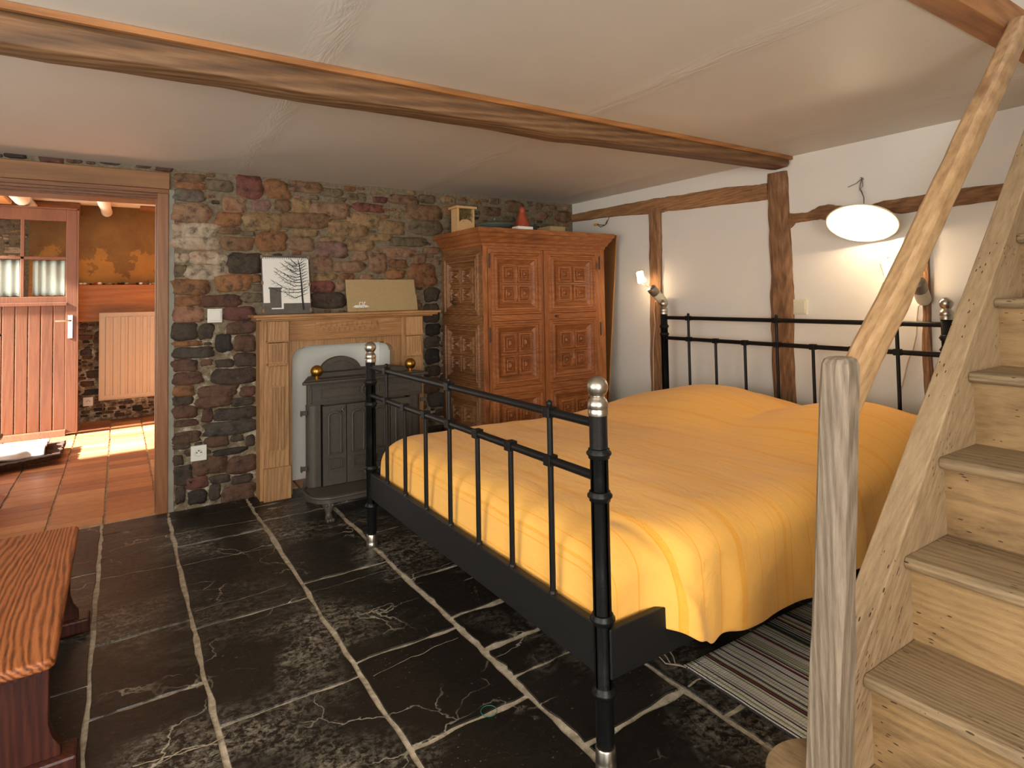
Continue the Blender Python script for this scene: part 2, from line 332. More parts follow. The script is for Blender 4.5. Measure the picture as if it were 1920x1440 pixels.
    def build(s, name, mat, parent=None, bevel=0, seg=2, sub=0, rot=None, solid=0, loc=None):
        me = bpy.data.meshes.new(name); W = WORLD.get(parent.name, Vector(parent.location)) if parent else Vector((0, 0, 0))
        own = Vector(loc) if loc else Vector((0, 0, 0)) if not parent else W
        vs = [Vector(q)-own for q in s.v]
        if rot:
            Rm = Matrix.Rotation(rot[1], 3, rot[0]); vs = [Rm.inverted() @ q for q in vs]
        me.from_pydata([tuple(q) for q in vs], [], s.f); me.polygons.foreach_set('use_smooth', s.sm)
        if any(c is not None for c in s.c):
            at = me.color_attributes.new('tint', 'FLOAT_COLOR', 'CORNER')
            for p_ in me.polygons:
                c = s.c[p_.index] or (1, 1, 1, 1)
                for li in p_.loop_indices: at.data[li].color = c
        me.materials.append(mat); me.update(); me.validate()
        o = bpy.data.objects.new(name, me); COL.objects.link(o)
        if parent: o.parent = parent; o.location = own-W
        elif loc: o.location = own
        WORLD[o.name] = own
        if rot: o.rotation_euler = Matrix.Rotation(rot[1], 3, rot[0]).to_euler()
        if bevel:
            b = o.modifiers.new('bevel', 'BEVEL'); b.width = bevel; b.segments = seg; b.limit_method = 'ANGLE'; b.angle_limit = R(40)
        if solid: b = o.modifiers.new('solid', 'SOLIDIFY'); b.thickness = solid; b.offset = -1
        if sub: b = o.modifiers.new('sub', 'SUBSURF'); b.levels = b.render_levels = sub
        return o
def struct(name, mb, mat, **k): return tag(mb.build(name, mat, **k), kind='structure')

# ------------------------------------------------------------ room shell
H = 2.026
RX0, RY0 = -5.6, -5.7
HOLE = (-2.9, 0.0, -4.35, -3.40)      # stair opening in the ceiling
mb = MB()
mb.box(RX0, 0, HOLE[3], 0.0, H, H+.18)
mb.box(RX0, HOLE[0], RY0, HOLE[3], H, H+.18); mb.box(HOLE[0], 0, RY0, HOLE[2], H, H+.18)
struct('ceiling', mb, M['ceiling'])
mb = MB(); mb.box(0, .2, RY0, .25, -.1, 3.9); struct('wall_right', mb, M['white_plaster'])
# wall behind the camera with its window opening, and the left wall with another
mb = MB(); WY = RY0
mb.box(RX0, -4.7, WY-.2, WY, -.1, H); mb.box(-3.1, 0, WY-.2, WY, -.1, H); mb.box(-4.7, -3.1, WY-.2, WY, -.1, .72); mb.box(-4.7, -3.1, WY-.2, WY, 1.84, H)
struct('wall_front', mb, M['white_plaster'])
mb = MB(); mb.box(RX0-.2, RX0, WY, -4.3, -.1, H); mb.box(RX0-.2, RX0, -1.7, .25, -.1, H); mb.box(RX0-.2, RX0, -4.3, -1.7, -.1, .75); mb.box(RX0-.2, RX0, -4.3, -1.7, 1.85, H)
struct('wall_left', mb, M['white_plaster'])
def win(n, x0, x1, y0, y1, z0, z1):
    m = MB()
    if x1-x0 > y1-y0:
        for a_, b_ in ((x0, x0+.05), ((x0+x1)/2-.025, (x0+x1)/2+.025), (x1-.05, x1)): m.box(a_, b_, y0, y1, z0, z1)
        for a_, b_ in ((z0, z0+.05), (z1-.05, z1)): m.box(x0, x1, y0, y1, a_, b_)
    else:
        for a_, b_ in ((y0, y0+.05), ((y0+y1)/2-.025, (y0+y1)/2+.025), (y1-.05, y1)): m.box(x0, x1, a_, b_, z0, z1)
        for a_, b_ in ((z0, z0+.05), (z1-.05, z1)): m.box(x0, x1, y0, y1, a_, b_)
    struct('window_%d' % n, m, M['white_plastic'])
win(1, -4.7, -3.1, WY-.16, WY-.11, .72, 1.84); win(2, RX0-.16, RX0-.11, -4.3, -1.7, .75, 1.85)
# stairwell shaft above the opening
mb = MB(); x0, x1, y0, y1 = HOLE
mb.box(x0-.1, x0, y0, y1, H+.18, 3.9); mb.box(x0, x1, y0-.1, y0, H+.18, 3.9); mb.box(x0, x1, y1+.005, y1+.1, H+.18, 3.9); mb.box(x0-.1, x1, y0-.1, y1+.1, 3.9, 4.0)
struct('wall_upper', mb, M['white_plaster'])

# slate floor: mortar bed plus hand-laid slabs
mb = MB(); mb.box(RX0, 0, RY0, 0.02, -.12, -.004); struct('floor', mb, M['grout'])
def wob_poly(x0, y0, x1, y1, amp, rng, n=9):
    P = []
    def side(ax, ay, bx, by, nx, ny):
        d = 0
        for k in range(n):
            f = k/n; d = d*.5+rng.uniform(-amp, amp)*.8; e = d*(1 if 0 < k else .4)
            P.append((ax+(bx-ax)*f+nx*e, ay+(by-ay)*f+ny*e))
    side(x0, y0, x1, y0, 0, 1); side(x1, y0, x1, y1, 1, 0); side(x1, y1, x0, y1, 0, 1); side(x0, y1, x0, y0, 1, 0)
    return P
rng = random.Random(3); slabs = MB()
cols = [(-5.58, -4.7), (-4.7, -3.86), (-3.86, -3.40), (-3.40, -3.085), (-3.085, -2.66), (-2.66, -2.265), (-2.265, -1.86), (-1.86, -1.40), (-1.40, -.95), (-.95, -.5), (-.5, -.01)]
joints = {3: [0.0, -.19, -.545, -1.42, -1.87, -2.55, -3.1], 4: [0, -.17, -.60, -1.5, -2.125, -2.68, -3.2], 5: [0, -.21, -.475, -1.37, -2.05, -2.52, -3.05], 2: [0, -.7, -1.67, -2.3, -3.0],
          6: [0, -.45, -1.0, -1.6, -1.98, -2.24, -2.42, -2.77, -3.3]}
gaps = {2: .012, 3: .013, 4: .016, 5: .021, 6: .027}
for ci, (x0, x1) in enumerate(cols):
    J = list(joints.get(ci, [0]))
    while J[-1] > RY0+.1: J.append(max(RY0+.01, J[-1]-rng.choice([.35, .5, .62, .8])))
    g = gaps.get(ci, .016)
    for a_, b_ in zip(J[:-1], J[1:]):
        gg = g*.55 if rng.random() < .5 else g
        if ci == 5 and b_ == -2.52: gg = .02
        P = wob_poly(x0+g/2, b_+gg/2, x1-g/2, a_-gg/2, .0035+.012*g/.02*.35, rng)
        k_ = rng.uniform(.75, 1.3); col = (k_*rng.uniform(1, 1.14), k_, k_*rng.uniform(.88, 1), 1)
        n = len(P); z = rng.uniform(-.0008, .0012)
        cxm, cym = (x0+x1)/2, (a_+b_)/2
        Q = [(cxm+(x-cxm)*.988, cym+(y-cym)*.990) for x, y in P]
        vs = [(x, y, -.006) for x, y in P]+[(x, y, z) for x, y in Q]+[(cxm, cym, z)]
        fs = [(i, (i+1) % n, n+(i+1) % n, n+i) for i in range(n)]+[(n+i, n+(i+1) % n, 2*n) for i in range(n)]
        slabs.add(vs, fs, False, col)
struct('floor_slate', slabs, M['slate'])
# crevices in some slabs, as seen in the photograph: pale filled cracks
cr = MB()
def crack(p0, p1, wd=.004):
    pts = []; n = 14; d = 0
    for i in range(n+1):
        f = i/n; d = d*.7+rng.uniform(-.006, .006)
        pts.append((p0[0]+(p1[0]-p0[0])*f, p0[1]+(p1[1]-p0[1])*f+d))
    vs = []; fs = []
    for i, (x, y) in enumerate(pts):
        ww = wd*rng.uniform(.3, 1); vs += [(x, y-ww/2, .0016), (x, y+ww/2, .0016)]
    for i in range(n): fs.append((2*i, 2*i+2, 2*i+3, 2*i+1))
    cr.add(vs, fs, False)
for a_, b_, w_ in [((-3.39,-.80),(-3.09,-.83),.005), ((-3.07,-.86),(-2.67,-.88),.003), ((-3.29,-2.16),(-3.07,-2.18),.006), ((-3.07,-1.36),(-2.72,-1.34),.003), ((-3.07,-.40),(-2.67,-.44),.005),
                   ((-2.3,-1.46),(-2.64,-1.47),.002), ((-3.39,-.33),(-3.09,-.36),.002), ((-1.84,-2.77),(-1.5,-2.76),.01), ((-2.63,-2.16),(-2.3,-2.12),.003), ((-3.85,-1.2),(-3.42,-1.22),.004)]: crack(a_, b_, w_)
struct('floor_crack', cr, M['grout'])

# next room: terracotta floor, walls, ceiling
NX0, NX1, NY1 = -4.62, -1.6, 3.6
mb = MB(); mb.box(NX0-1.2, NX1, 0.02, NY1+.1, -.12, -.012); struct('floor_next', mb, M['grout'])
tl = MB(); tints = [(196,138,90), (182,120,76), (208,152,102), (166,106,72), (188,128,84), (152,96,66)]
gx = -3.39; x = gx-.265*9
while x < NX1:
    y = .03
    while y < NY1:
        k_ = rng.uniform(.9, 1.08); c_ = S(*rng.choice(tints), k_)
        wx = rng.uniform(-.002, .002)
        if x > NX0-1.1: tl.box(x+.007+wx, x+.265-.006+wx, y+.0022, y+.129-.0022, -.02, -.002+rng.uniform(0, .0015), c_)
        y += .129
    x += .265
struct('floor_tiles', tl, M['terracotta'])
mb = MB(); mb.box(NX0-.3, NX1, NY1, NY1+.2, -.1, 2.3); struct('wall_back', mb, M['mortar'])
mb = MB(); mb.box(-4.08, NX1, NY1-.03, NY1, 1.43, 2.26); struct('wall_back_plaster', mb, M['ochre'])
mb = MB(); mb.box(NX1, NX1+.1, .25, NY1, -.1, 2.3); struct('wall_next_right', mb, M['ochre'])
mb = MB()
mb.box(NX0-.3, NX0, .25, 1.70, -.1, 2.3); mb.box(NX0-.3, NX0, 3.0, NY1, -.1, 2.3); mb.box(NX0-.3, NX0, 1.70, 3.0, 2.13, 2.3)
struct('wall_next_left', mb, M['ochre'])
mb = MB(); mb.box(NX0-.3, NX1+.1, 0.0, NY1+.2, 2.26, 2.4); struct('ceiling_next', mb, M['whitewash'])
mb = MB(); mb.box(-9, NX0-.3, -2, 6, -.2, -.05); struct('ground', mb, M['oldstone'])
mb = MB(); mb.box(-7.6, -7.3, -9, .6, -.2, 4.8); struct('wall_sun_block', mb, M['oldstone'])  # unseen wall added outside to keep the sun out of the left window

# stone wall with door opening and the fireplace niche
mb = MB()
mb.box(RX0, -4.02, 0, .25, -.1, H+.2); mb.box(-4.02, -3.10, 0, .25, 1.95, H+.25)
mb.box(-3.10, -2.40, 0, .25, -.1, H+.2); mb.box(-2.40, -1.70, 0, .25, .96, H+.2); mb.box(-1.70, 0, 0, .25, -.1, H+.2)
struct('wall_stone', mb, M['mortar'])
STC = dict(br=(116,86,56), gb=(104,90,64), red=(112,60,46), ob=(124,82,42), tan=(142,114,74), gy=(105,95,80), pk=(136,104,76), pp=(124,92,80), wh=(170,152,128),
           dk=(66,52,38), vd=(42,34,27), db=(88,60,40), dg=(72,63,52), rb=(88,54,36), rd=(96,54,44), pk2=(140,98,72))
STC['or'] = (142,96,52)
def stone(mb, x0, z0, x1, z1, k, rng, y=0.0, deep=.011, gain=1.2):
    r_, g_, b_ = STC[k]; q = rng.uniform(.88, 1.12); col = S(r_*1.0, g_, b_, gain*q)
    cx_, cz_, a_, b2 = (x0+x1)/2, (z0+z1)/2, (x1-x0)/2*1.09, (z1-z0)/2*1.16
    n = 20; P = []; e = rng.uniform(3.5, 12); ph = rng.uniform(0, 6.28); sk = rng.uniform(-.12, .12); tp = rng.uniform(-.10, .10)
    for i in range(n):
        t_ = 2*pi*i/n; c_, s_ = cos(t_), sin(t_)
        rr = (abs(c_)**e+abs(s_)**e)**(-1/e)*(1+.055*sin(2*t_+ph)+.05*sin(5*t_+2*ph)+rng.uniform(-.045, .045))
        u, v = rr*c_, rr*s_; u *= 1+tp*v; u += sk*v*b2/a_; P.append((cx_+u*a_, cz_+v*b2))
    d = deep*rng.uniform(.6, 1.5)
    ins = min(.0045, b2*.2)
    Q = [(cx_+(x-cx_)*(1-ins/a_), cz_+(z-cz_)*(1-ins/b2)) for x, z in P]; T = [(cx_+(x-cx_)*.55, cz_+(z-cz_)*.55) for x, z in P]
    vs = [(x, y+.004, z) for x, z in P]+[(x, y-d*.92+rng.uniform(-.0015, .0015), z) for x, z in Q]+[(x, y-d+rng.uniform(-.003, .003), z) for x, z in T]+[(cx_, y-d, cz_)]
    fs = []
    for L_ in range(2):
        for i in range(n): fs.append((L_*n+i, L_*n+(i+1) % n, (L_+1)*n+(i+1) % n, (L_+1)*n+i))
    fs += [(2*n+i, 2*n+(i+1) % n, 3*n) for i in range(n)]
    mb.add(vs, fs, True, col)
STL = []
for q in '''-3.051,1.958,-2.890,2.003,br -3.051,1.909,-2.887,1.953,or -2.881,1.912,-2.734,1.978,gb -2.710,1.890,-2.556,2.015,red -2.541,1.897,-2.395,2.008,ob -2.389,1.944,-2.182,2.016,br -2.182,1.930,-2.043,1.986,gb -3.055,1.839,-2.894,1.903,gy -2.790,1.785,-2.658,1.875,pk -2.615,1.803,-2.512,1.872,pp -2.482,1.811,-2.385,1.882,br -2.374,1.808,-2.253,1.893,tan -2.248,1.778,-1.998,1.885,pk -2.099,1.889,-2.015,1.929,gb -2.009,1.921,-1.933,1.964,gb -1.928,1.912,-1.869,1.970,gb -1.957,1.843,-1.755,1.900,red -1.815,1.913,-1.717,1.955,red -1.692,1.917,-1.481,1.983,br -1.462,1.936,-1.341,1.998,gb -1.580,1.812,-1.281,1.916,br -3.059,1.711,-2.863,1.825,pk -2.831,1.701,-2.687,1.776,or -2.668,1.680,-2.442,1.785,tan -2.436,1.709,-2.139,1.807,br -1.998,1.734,-1.780,1.826,tan -2.134,1.666,-1.865,1.763,tan -1.768,1.691,-1.594,1.786,tan -1.530,1.697,-1.283,1.807,gb -3.055,1.619,-2.826,1.702,wh -2.808,1.646,-2.692,1.692,br -2.687,1.638,-2.606,1.669,gb -2.596,1.550,-2.411,1.669,ob -2.365,1.649,-2.206,1.698,tan -2.189,1.623,-2.022,1.656,tan -1.847,1.641,-1.685,1.688,tan -3.059,1.543,-2.817,1.616,wh -2.794,1.545,-2.620,1.627,br -2.396,1.556,-2.238,1.640,pk -2.222,1.520,-2.011,1.617,pp -2.000,1.567,-1.824,1.647,tan -1.683,1.607,-1.419,1.673,gb -1.788,1.527,-1.506,1.592,pk -1.434,1.555,-1.306,1.606,br -3.050,1.463,-2.973,1.522,wh -2.968,1.460,-2.762,1.530,wh -2.757,1.402,-2.567,1.525,dk -2.239,1.418,-2.102,1.515,pk -2.100,1.415,-1.891,1.487,pk -1.966,1.498,-1.866,1.561,pk -1.855,1.419,-1.722,1.545,pk -1.703,1.444,-1.571,1.509,ob -1.553,1.319,-1.336,1.470,ob -1.507,1.480,-1.415,1.549,br -1.735,1.367,-1.585,1.432,or -2.986,1.362,-2.767,1.452,wh -3.054,1.380,-2.990,1.448,gb -2.621,1.345,-2.567,1.392,ob -2.250,1.355,-2.086,1.407,tan -2.256,1.278,-2.098,1.348,red -2.087,1.283,-2.019,1.350,pk -3.058,1.272,-2.867,1.358,ob -2.831,1.294,-2.630,1.391,or -2.625,1.288,-2.548,1.335,gb -3.049,1.204,-2.911,1.257,ob -2.900,1.194,-2.692,1.265,rb -2.687,1.216,-2.558,1.278,gb -3.062,1.106,-2.900,1.197,pk2 -2.785,1.110,-2.602,1.187,rd -2.251,1.173,-2.020,1.270,dk -1.431,1.203,-1.311,1.300,dk -1.433,1.045,-1.313,1.178,dk -1.422,0.947,-1.308,1.026,vd -1.429,0.862,-1.309,0.935,dg -1.431,0.741,-1.311,0.844,vd -1.426,0.645,-1.312,0.717,dk -1.434,0.524,-1.314,0.627,db -3.070,1.004,-2.930,1.099,dk -2.922,1.003,-2.840,1.090,dk -2.831,0.923,-2.739,1.018,vd -2.762,1.023,-2.597,1.099,db -2.725,0.915,-2.597,1.007,db -3.057,0.962,-2.911,0.994,ob -3.053,0.890,-2.848,0.953,dg -3.061,0.815,-2.932,0.883,db -2.911,0.840,-2.848,0.875,db -2.830,0.822,-2.725,0.867,dk -2.721,0.818,-2.597,0.899,dk -3.061,0.736,-2.902,0.804,rb -2.844,0.712,-2.598,0.808,dk -3.056,0.666,-2.950,0.729,ob -2.924,0.641,-2.707,0.711,db -2.688,0.629,-2.607,0.690,rb -3.058,0.538,-2.930,0.608,db -2.906,0.501,-2.842,0.572,rb -2.825,0.494,-2.606,0.566,dk -3.047,0.485,-2.930,0.527,db -2.890,0.408,-2.601,0.483,dg -3.058,0.388,-2.914,0.454,db -2.886,0.342,-2.759,0.407,db -2.743,0.357,-2.675,0.396,dk -2.658,0.318,-2.606,0.385,dk -3.058,0.356,-2.965,0.386,dk -2.837,0.283,-2.662,0.322,vd -3.057,0.265,-3.004,0.321,dk -3.053,0.147,-2.953,0.250,dk -2.945,0.187,-2.768,0.285,db -2.759,0.161,-2.606,0.263,db -2.858,0.120,-2.751,0.169,dk -2.734,0.097,-2.624,0.147,dk -2.988,0.108,-2.874,0.178,rd -2.976,0.024,-2.878,0.097,vd -2.866,0.027,-2.801,0.116,dk -2.792,-0.008,-2.607,0.087,db -3.042,0.046,-2.992,0.133,dk -3.058,0.614,-2.954,0.671,dk -2.938,0.584,-2.742,0.647,db -2.734,0.572,-2.614,0.625,dk'''.split():
    a_ = q.split(','); STL.append((*map(float, a_[:4]), a_[4]))
def fill(mb, boxes, region, keep, warm, dark, zs, rng, tries=2600, y=0.0, smax=(.11, .24)):
    x0, x1, z0, z1 = region
    for t_ in range(tries):
        f = 1-t_/tries
        w_ = rng.uniform(.03, smax[0]*.4+smax[1]*f*.6+.02); h_ = rng.uniform(.3, .62)*w_; h_ = max(.016, min(.1, h_))
        a_ = rng.uniform(x0, x1-w_); b_ = rng.uniform(z0, z1-h_)
        B = (a_, b_, a_+w_, b_+h_)
        if any(B[0] < o[2]+.005 and B[2] > o[0]-.005 and B[1] < o[3]+.005 and B[3] > o[1]-.005 for o in boxes): continue
        if not keep(B): continue
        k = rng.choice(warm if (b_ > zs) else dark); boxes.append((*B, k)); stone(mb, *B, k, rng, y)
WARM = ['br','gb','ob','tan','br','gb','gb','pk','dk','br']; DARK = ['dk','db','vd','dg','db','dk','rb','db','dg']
st = MB(); rng = random.Random(11); boxes = []
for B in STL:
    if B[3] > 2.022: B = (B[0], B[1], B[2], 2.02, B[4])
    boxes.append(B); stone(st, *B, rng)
def keep(B):
    if B[0] < -3.06 and B[1] < 2.006: return False
    if B[2] > -2.60 and B[0] < -1.50 and B[1] < 1.12: return False
    if B[0] > -1.27 and B[3] < 1.6: return False
    return True
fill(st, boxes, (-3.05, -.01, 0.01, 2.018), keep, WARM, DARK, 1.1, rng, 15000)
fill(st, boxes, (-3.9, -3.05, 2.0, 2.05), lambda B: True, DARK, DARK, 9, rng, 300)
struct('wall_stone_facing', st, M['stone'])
s2 = MB(); bx2 = []
fill(s2, bx2, (-3.72, -2.2, .02, 1.05), lambda B: True, DARK, DARK, 9, rng, 2500, NY1)
fill(s2, bx2, (-4.6, -4.10, .02, 2.2), lambda B: True, ['gy','tan','wh'], ['gy'], 0, rng, 1200, NY1, (.2, .34))
struct('wall_back_facing', s2, M['stone'])
# niche lining
mb = MB(); mb.box(-2.395, -1.705, .20, .24, 0, .955); mb.box(-2.43, -2.396, -.022, .2, 0, .955); mb.box(-1.704, -1.67, -.022, .2, 0, .955); mb.box(-2.43, -1.67, -.022, .2, .952, .975)
struct('wall_niche', mb, M['niche'])

# door frame between the rooms
mb = MB(); mb.box(-4.0, -3.078, -.022, .0, 1.897, 1.995); struct('trim_1', mb, M['lintel'], bevel=.003)
mb = MB()
mb.box(-4.0, -3.082, -.012, .05, 1.872, 1.897); mb.box(-4.0, -3.10, .0, .10, 1.858, 1.874); mb.box(-4.0, -3.12, .02, .16, 1.846, 1.860); mb.box(-4.0, -3.125, .05, .25, 1.837, 1.848)
struct('trim_2', mb, M['red_frame_x'], bevel=.002)
mb = MB(); mb.box(-3.140, -3.082, -.014, .25, 0, 1.872); mb.box(-3.147, -3.138, .03, .06, 0, 1.85); struct('trim_3', mb, M['red_frame'], bevel=.004)
mb = MB(); mb.box(-3.083, -3.052, -.006, .01, 0, 1.897)
struct('trim_4', mb, M['mortar_strip'])
# iron-handled door leaf standing open at the left, only its knob reaches into view
dr = thing('door_2', (-4.06, .35, 0), None, None); dr['kind'] = 'structure'
MB().box(-4.10, -4.06, .06, .88, .01, 1.85).build('door_leaf', M['door_red'], dr, bevel=.003)
k = MB(); k.tube([(-4.062, .70, 1.045), (-4.02, .70, 1.044), (-3.96, .70, 1.045), (-3.948, .70, 1.045), (-3.934, .70, 1.044), (-3.926, .70, 1.044)], [.008, .008, .009, .013, .012, .004], 12)
k.build('knob', M['wrought'], dr)

# ------------------------------------------------------------ ceiling beams and timber framing
def rail(name, st, mat, label, cat, **k):
    o = MB().sweep(st, **k).build(name, mat); return tag(o, label, cat)
Y = -1.985
bm = MB(); bs = []
rng = random.Random(5)
for i, x in enumerate([-5.55, -4.6, -3.9, -3.5, -3.05, -2.8, -2.45, -2.0, -1.72, -1.6, -1.2, -.6, -.02]):
    d = [.074, .076, .073, .078, .071, .076, .072, .070, .076, .070, .062, .052, .045][i]*.72
    bs.append(((x, Y+rng.uniform(-.004, .004), H-d), (0, .066, 0), (0, 0, d)))
bm.sweep(bs, sub=5, wob=.0016, seed=2, nper=3)
tb = thing('ceiling_beam', (-.02, Y, H-.06), 'long dark timber beam crossing the white ceiling to the wall above the bed', 'beam')
bm.build('beam_timber', M['beam'], tb, bevel=.004)
MB().box(-5.55, -.004, -2.066, -2.048, H-.022, H-.001).build('edge_batten', M['beam_trim'], tb, bevel=.001)
tb = thing('trimmer_beam', (-1.2, -3.365, H), 'brown timber beam edging the stair opening, top right corner', 'beam')
b2 = MB(); b2.box(-2.9, 0, -3.406, -3.328, H-.004, H+.10); b2.build('beam_timber', M['beam_trim'], tb, bevel=.003)
# wall posts
def zst(pts, x=-.004, th=.02):   # (z, yleft, yright)
    return [((x, (a_+b_)/2, z), (0, (a_-b_)/2, 0), (th, 0, 0)) for z, a_, b_ in pts]
rail('timber_post', zst([(0, -1.905, -2.036), (.55, -1.904, -2.036), (.9, -1.90, -2.03), (1.2, -1.897, -2.045), (1.35, -1.91, -2.04), (1.6, -1.908, -2.037), (1.8, -1.905, -2.03), (1.945, -1.905, -2.028)], th=.026),
     M['timber_z'], 'thick rough upright timber in the white wall below the end of the ceiling beam', 'post', sub=6, wob=.0028, seed=3, nper=5)
rail('timber_post', zst([(0, -.90, -1.0), (.5, -.899, -.999), (.9, -.905, -1.005), (1.3, -.915, -1.02), (1.6, -.92, -1.03), (1.86, -.923, -1.035)]),
     M['timber_z'], 'upright timber in the white wall behind the left bed lamp', 'post', sub=6, wob=.0028, seed=4, nper=5)
rail('timber_post', zst([(0, -2.71, -2.755), (.64, -2.719, -2.756), (.9, -2.708, -2.748), (1.1, -2.722, -2.752), (1.4, -2.716, -2.758), (1.64, -2.715, -2.77)]),
     M['timber_z'], 'narrow upright timber in the white wall behind the right bed lamp', 'post', sub=6, wob=.002, seed=5, nper=5)
def yst(pts, x=-.004, th=.018):  # (y, ztop, zbot)
    return [((x, y, (a_+b_)/2), (0, 0, (a_-b_)/2), (-th, 0, 0)) for y, a_, b_ in pts]
rail('timber_rail', yst([(-.005, 1.932, 1.868), (-.3, 1.935, 1.862), (-.6, 1.934, 1.85), (-.8, 1.932, 1.835), (-1.03, 1.93, 1.82), (-1.1, 1.925, 1.828), (-1.3, 1.922, 1.812), (-1.6, 1.915, 1.80), (-1.8, 1.895, 1.795), (-1.902, 1.89, 1.79)]),
     M['timber_y'], 'long rough timber rail high on the white wall left of the thick post', 'rail', sub=5, wob=.003, seed=6, nper=4)
rail('timber_rail', yst([(-2.04, 1.69, 1.60), (-2.07, 1.682, 1.628), (-2.15, 1.678, 1.632), (-2.22, 1.705, 1.632), (-2.27, 1.708, 1.620), (-2.34, 1.69, 1.61), (-2.46, 1.672, 1.60), (-2.56, 1.688, 1.63), (-2.64, 1.688, 1.612), (-2.78, 1.694, 1.616), (-2.95, 1.697, 1.62), (-3.15, 1.69, 1.625), (-3.9, 1.69, 1.62)]),
     M['timber_y'], 'wavy timber rail on the white wall behind the glowing wall lamp', 'rail', sub=5, wob=.002, seed=7, nper=4)

# ------------------------------------------------------------ bed
XF, XH, YF, YN = -2.271, -.151, -1.166, -2.873
bed = thing('double_bed', ((XF+XH)/2, (YF+YN)/2, 0), 'black metal double bed frame with silver ball finials under a yellow bedspread', 'bed')
def post(name, x, y, top, rings):
    r = .024
    p_ = [(r*.9, .06), (r*.9, .07), (r, .075)]
    for z in rings: p_ += [(r, z-.014), (r+.004, z-.012), (r+.004, z-.007), (r+.009, z-.002), (r+.009, z+.003), (r+.004, z+.008), (r+.004, z+.012), (r, z+.014)]
    p_ += [(r, top-.100), (r*.9, top-.098)]
    o = MB().lathe(p_, (x, y, 0), n=28).build(name, M['black_metal'], bed)
    f = [(.026, -.102), (.0265, -.098), (.0265, -.088), (.025, -.086), (.0275, -.083), (.0275, -.070), (.024, -.062), (.0185, -.056), (.0185, -.052)]
    for i in range(15):
        a_ = -pi/2*.62+i*(pi/2*.62+pi/2)/14; f.append((.0285*cos(a_), -.0285+.0285*sin(a_)))
    MB().lathe([(a_, b_+0) for a_, b_ in f], (x, y, top), n=28).build('finial', M['nickel'], o)
    MB().lathe([(.025, 0), (.027, .004), (.027, .02), (.0255, .022), (.0265, .03), (.0265, .058), (.024, .062)], (x, y, 0), n=28).build('foot_cap', M['nickel'], o)
    return o
ZF, ZH = 1.0114, 1.1863
post('foot_post', XF, YF, ZF, [.81, .70, .385, .20]); post('foot_post', XF, YN, ZF, [.81, .70, .385, .20])
post('head_post', XH, YF, ZH, [1.0, .945, .45, .25]); post('head_post', XH, YN, ZH, [1.0, .945, .45, .25])
def panel_end(x, z1, z2, zb, nm):
    for z, n_ in ((z1, nm+'_rail'), (z2, nm+'_rail')):
        MB().tube([(x, YF-.015, z), (x, YN+.015, z)], .0125, 14).build(n_, M['black_metal'], bed)
    for k in range(1, 8):
        y = YF+(YN-YF)*k/8; full = k in (1, 4, 7); t_ = z1+.016 if full else z2
        b_ = MB(); b_.tube([(x, y, zb), (x, y, t_)], .0088, 12)
        for z in ((z1, z2) if full else (z2,)):
            b_.box(x-.0165, x+.0165, y-.0155, y+.0155, z-.0155, z+.0155)
        if full: b_.tube([(x, y, z1+.014), (x, y, z1+.02), (x, y, z1+.026), (x, y, z1+.031), (x, y, z1+.034)], [.006, .0085, .0095, .007, .002], 12)
        if zb < .5: b_.lathe([(.013, 0), (.012, .008), (.009, .011)], (x, y, zb-.003), n=12)
        b_.build(nm+'_bar', M['black_metal'], bed, bevel=.002)
panel_end(XF, ZF-.1256, ZF-.2653, .366, 'footboard'); panel_end(XH, ZH-.1256, ZH-.2653, .366, 'headboard')
MB().box(XF-.012, XF+.012, YN, YF, .240, .366).build('footboard_panel', M['black_panel'], bed, bevel=.003)
MB().box(XH-.012, XH+.012, YN, YF, .240, .366).build('headboard_panel', M['black_panel'], bed, bevel=.003)
for y in (YF+.018, YN-.018): MB().box(XF, XH, y-.011, y+.011, .240, .366).build('side_panel', M['black_panel'], bed, bevel=.003)
m = MB(); m.box(-2.13, -.24, -2.72, -1.32, .27, .42); tag(m.build('mattress', M['mattress'], bevel=.05, seg=4), 'white mattress lying in the black bed frame under the yellow bedspread', 'mattress')
# bedspread
import mathutils
NZ = mathutils.noise.noise
def sstep(a_, b_, x): x = max(0, min(1, (x-a_)/(b_-a_))); return x*x*(3-2*x)
def lerpt(T, x):
    if x <= T[0][0]: return T[0][1]
    for (a_, u), (b_, v) in zip(T[:-1], T[1:]):
        if x <= b_: f = (x-a_)/(b_-a_); f = f*f*(3-2*f); return u+(v-u)*f
    return T[-1][1]
HEM = [(-2.24, .318), (-2.14, .325), (-2.05, .30), (-1.98, .268), (-1.90, .244), (-1.65, .230), (-1.42, .228), (-1.15, .245), (-.95, .258), (-.74, .29), (-.4, .32)]
def ztop(x, y):
    z = .548+.006*NZ(Vector((x*2, y*2, 0)))
    z += -.012*sstep(-1.9, -1.2, x)+.02*sstep(-2.3, -1.7, x)*sstep(-1.5, -2.1, y)
    pw = sstep(-1.10, -.52, x)*(1-.35*sstep(-.42, -.2, x))
    b1 = math.exp(-((y+1.78)/.42)**2*.9); b2_ = math.exp(-((y+2.62)/.36)**2*.9)
    z += pw*(.128*max(b1, b2_)+.02)
    return z
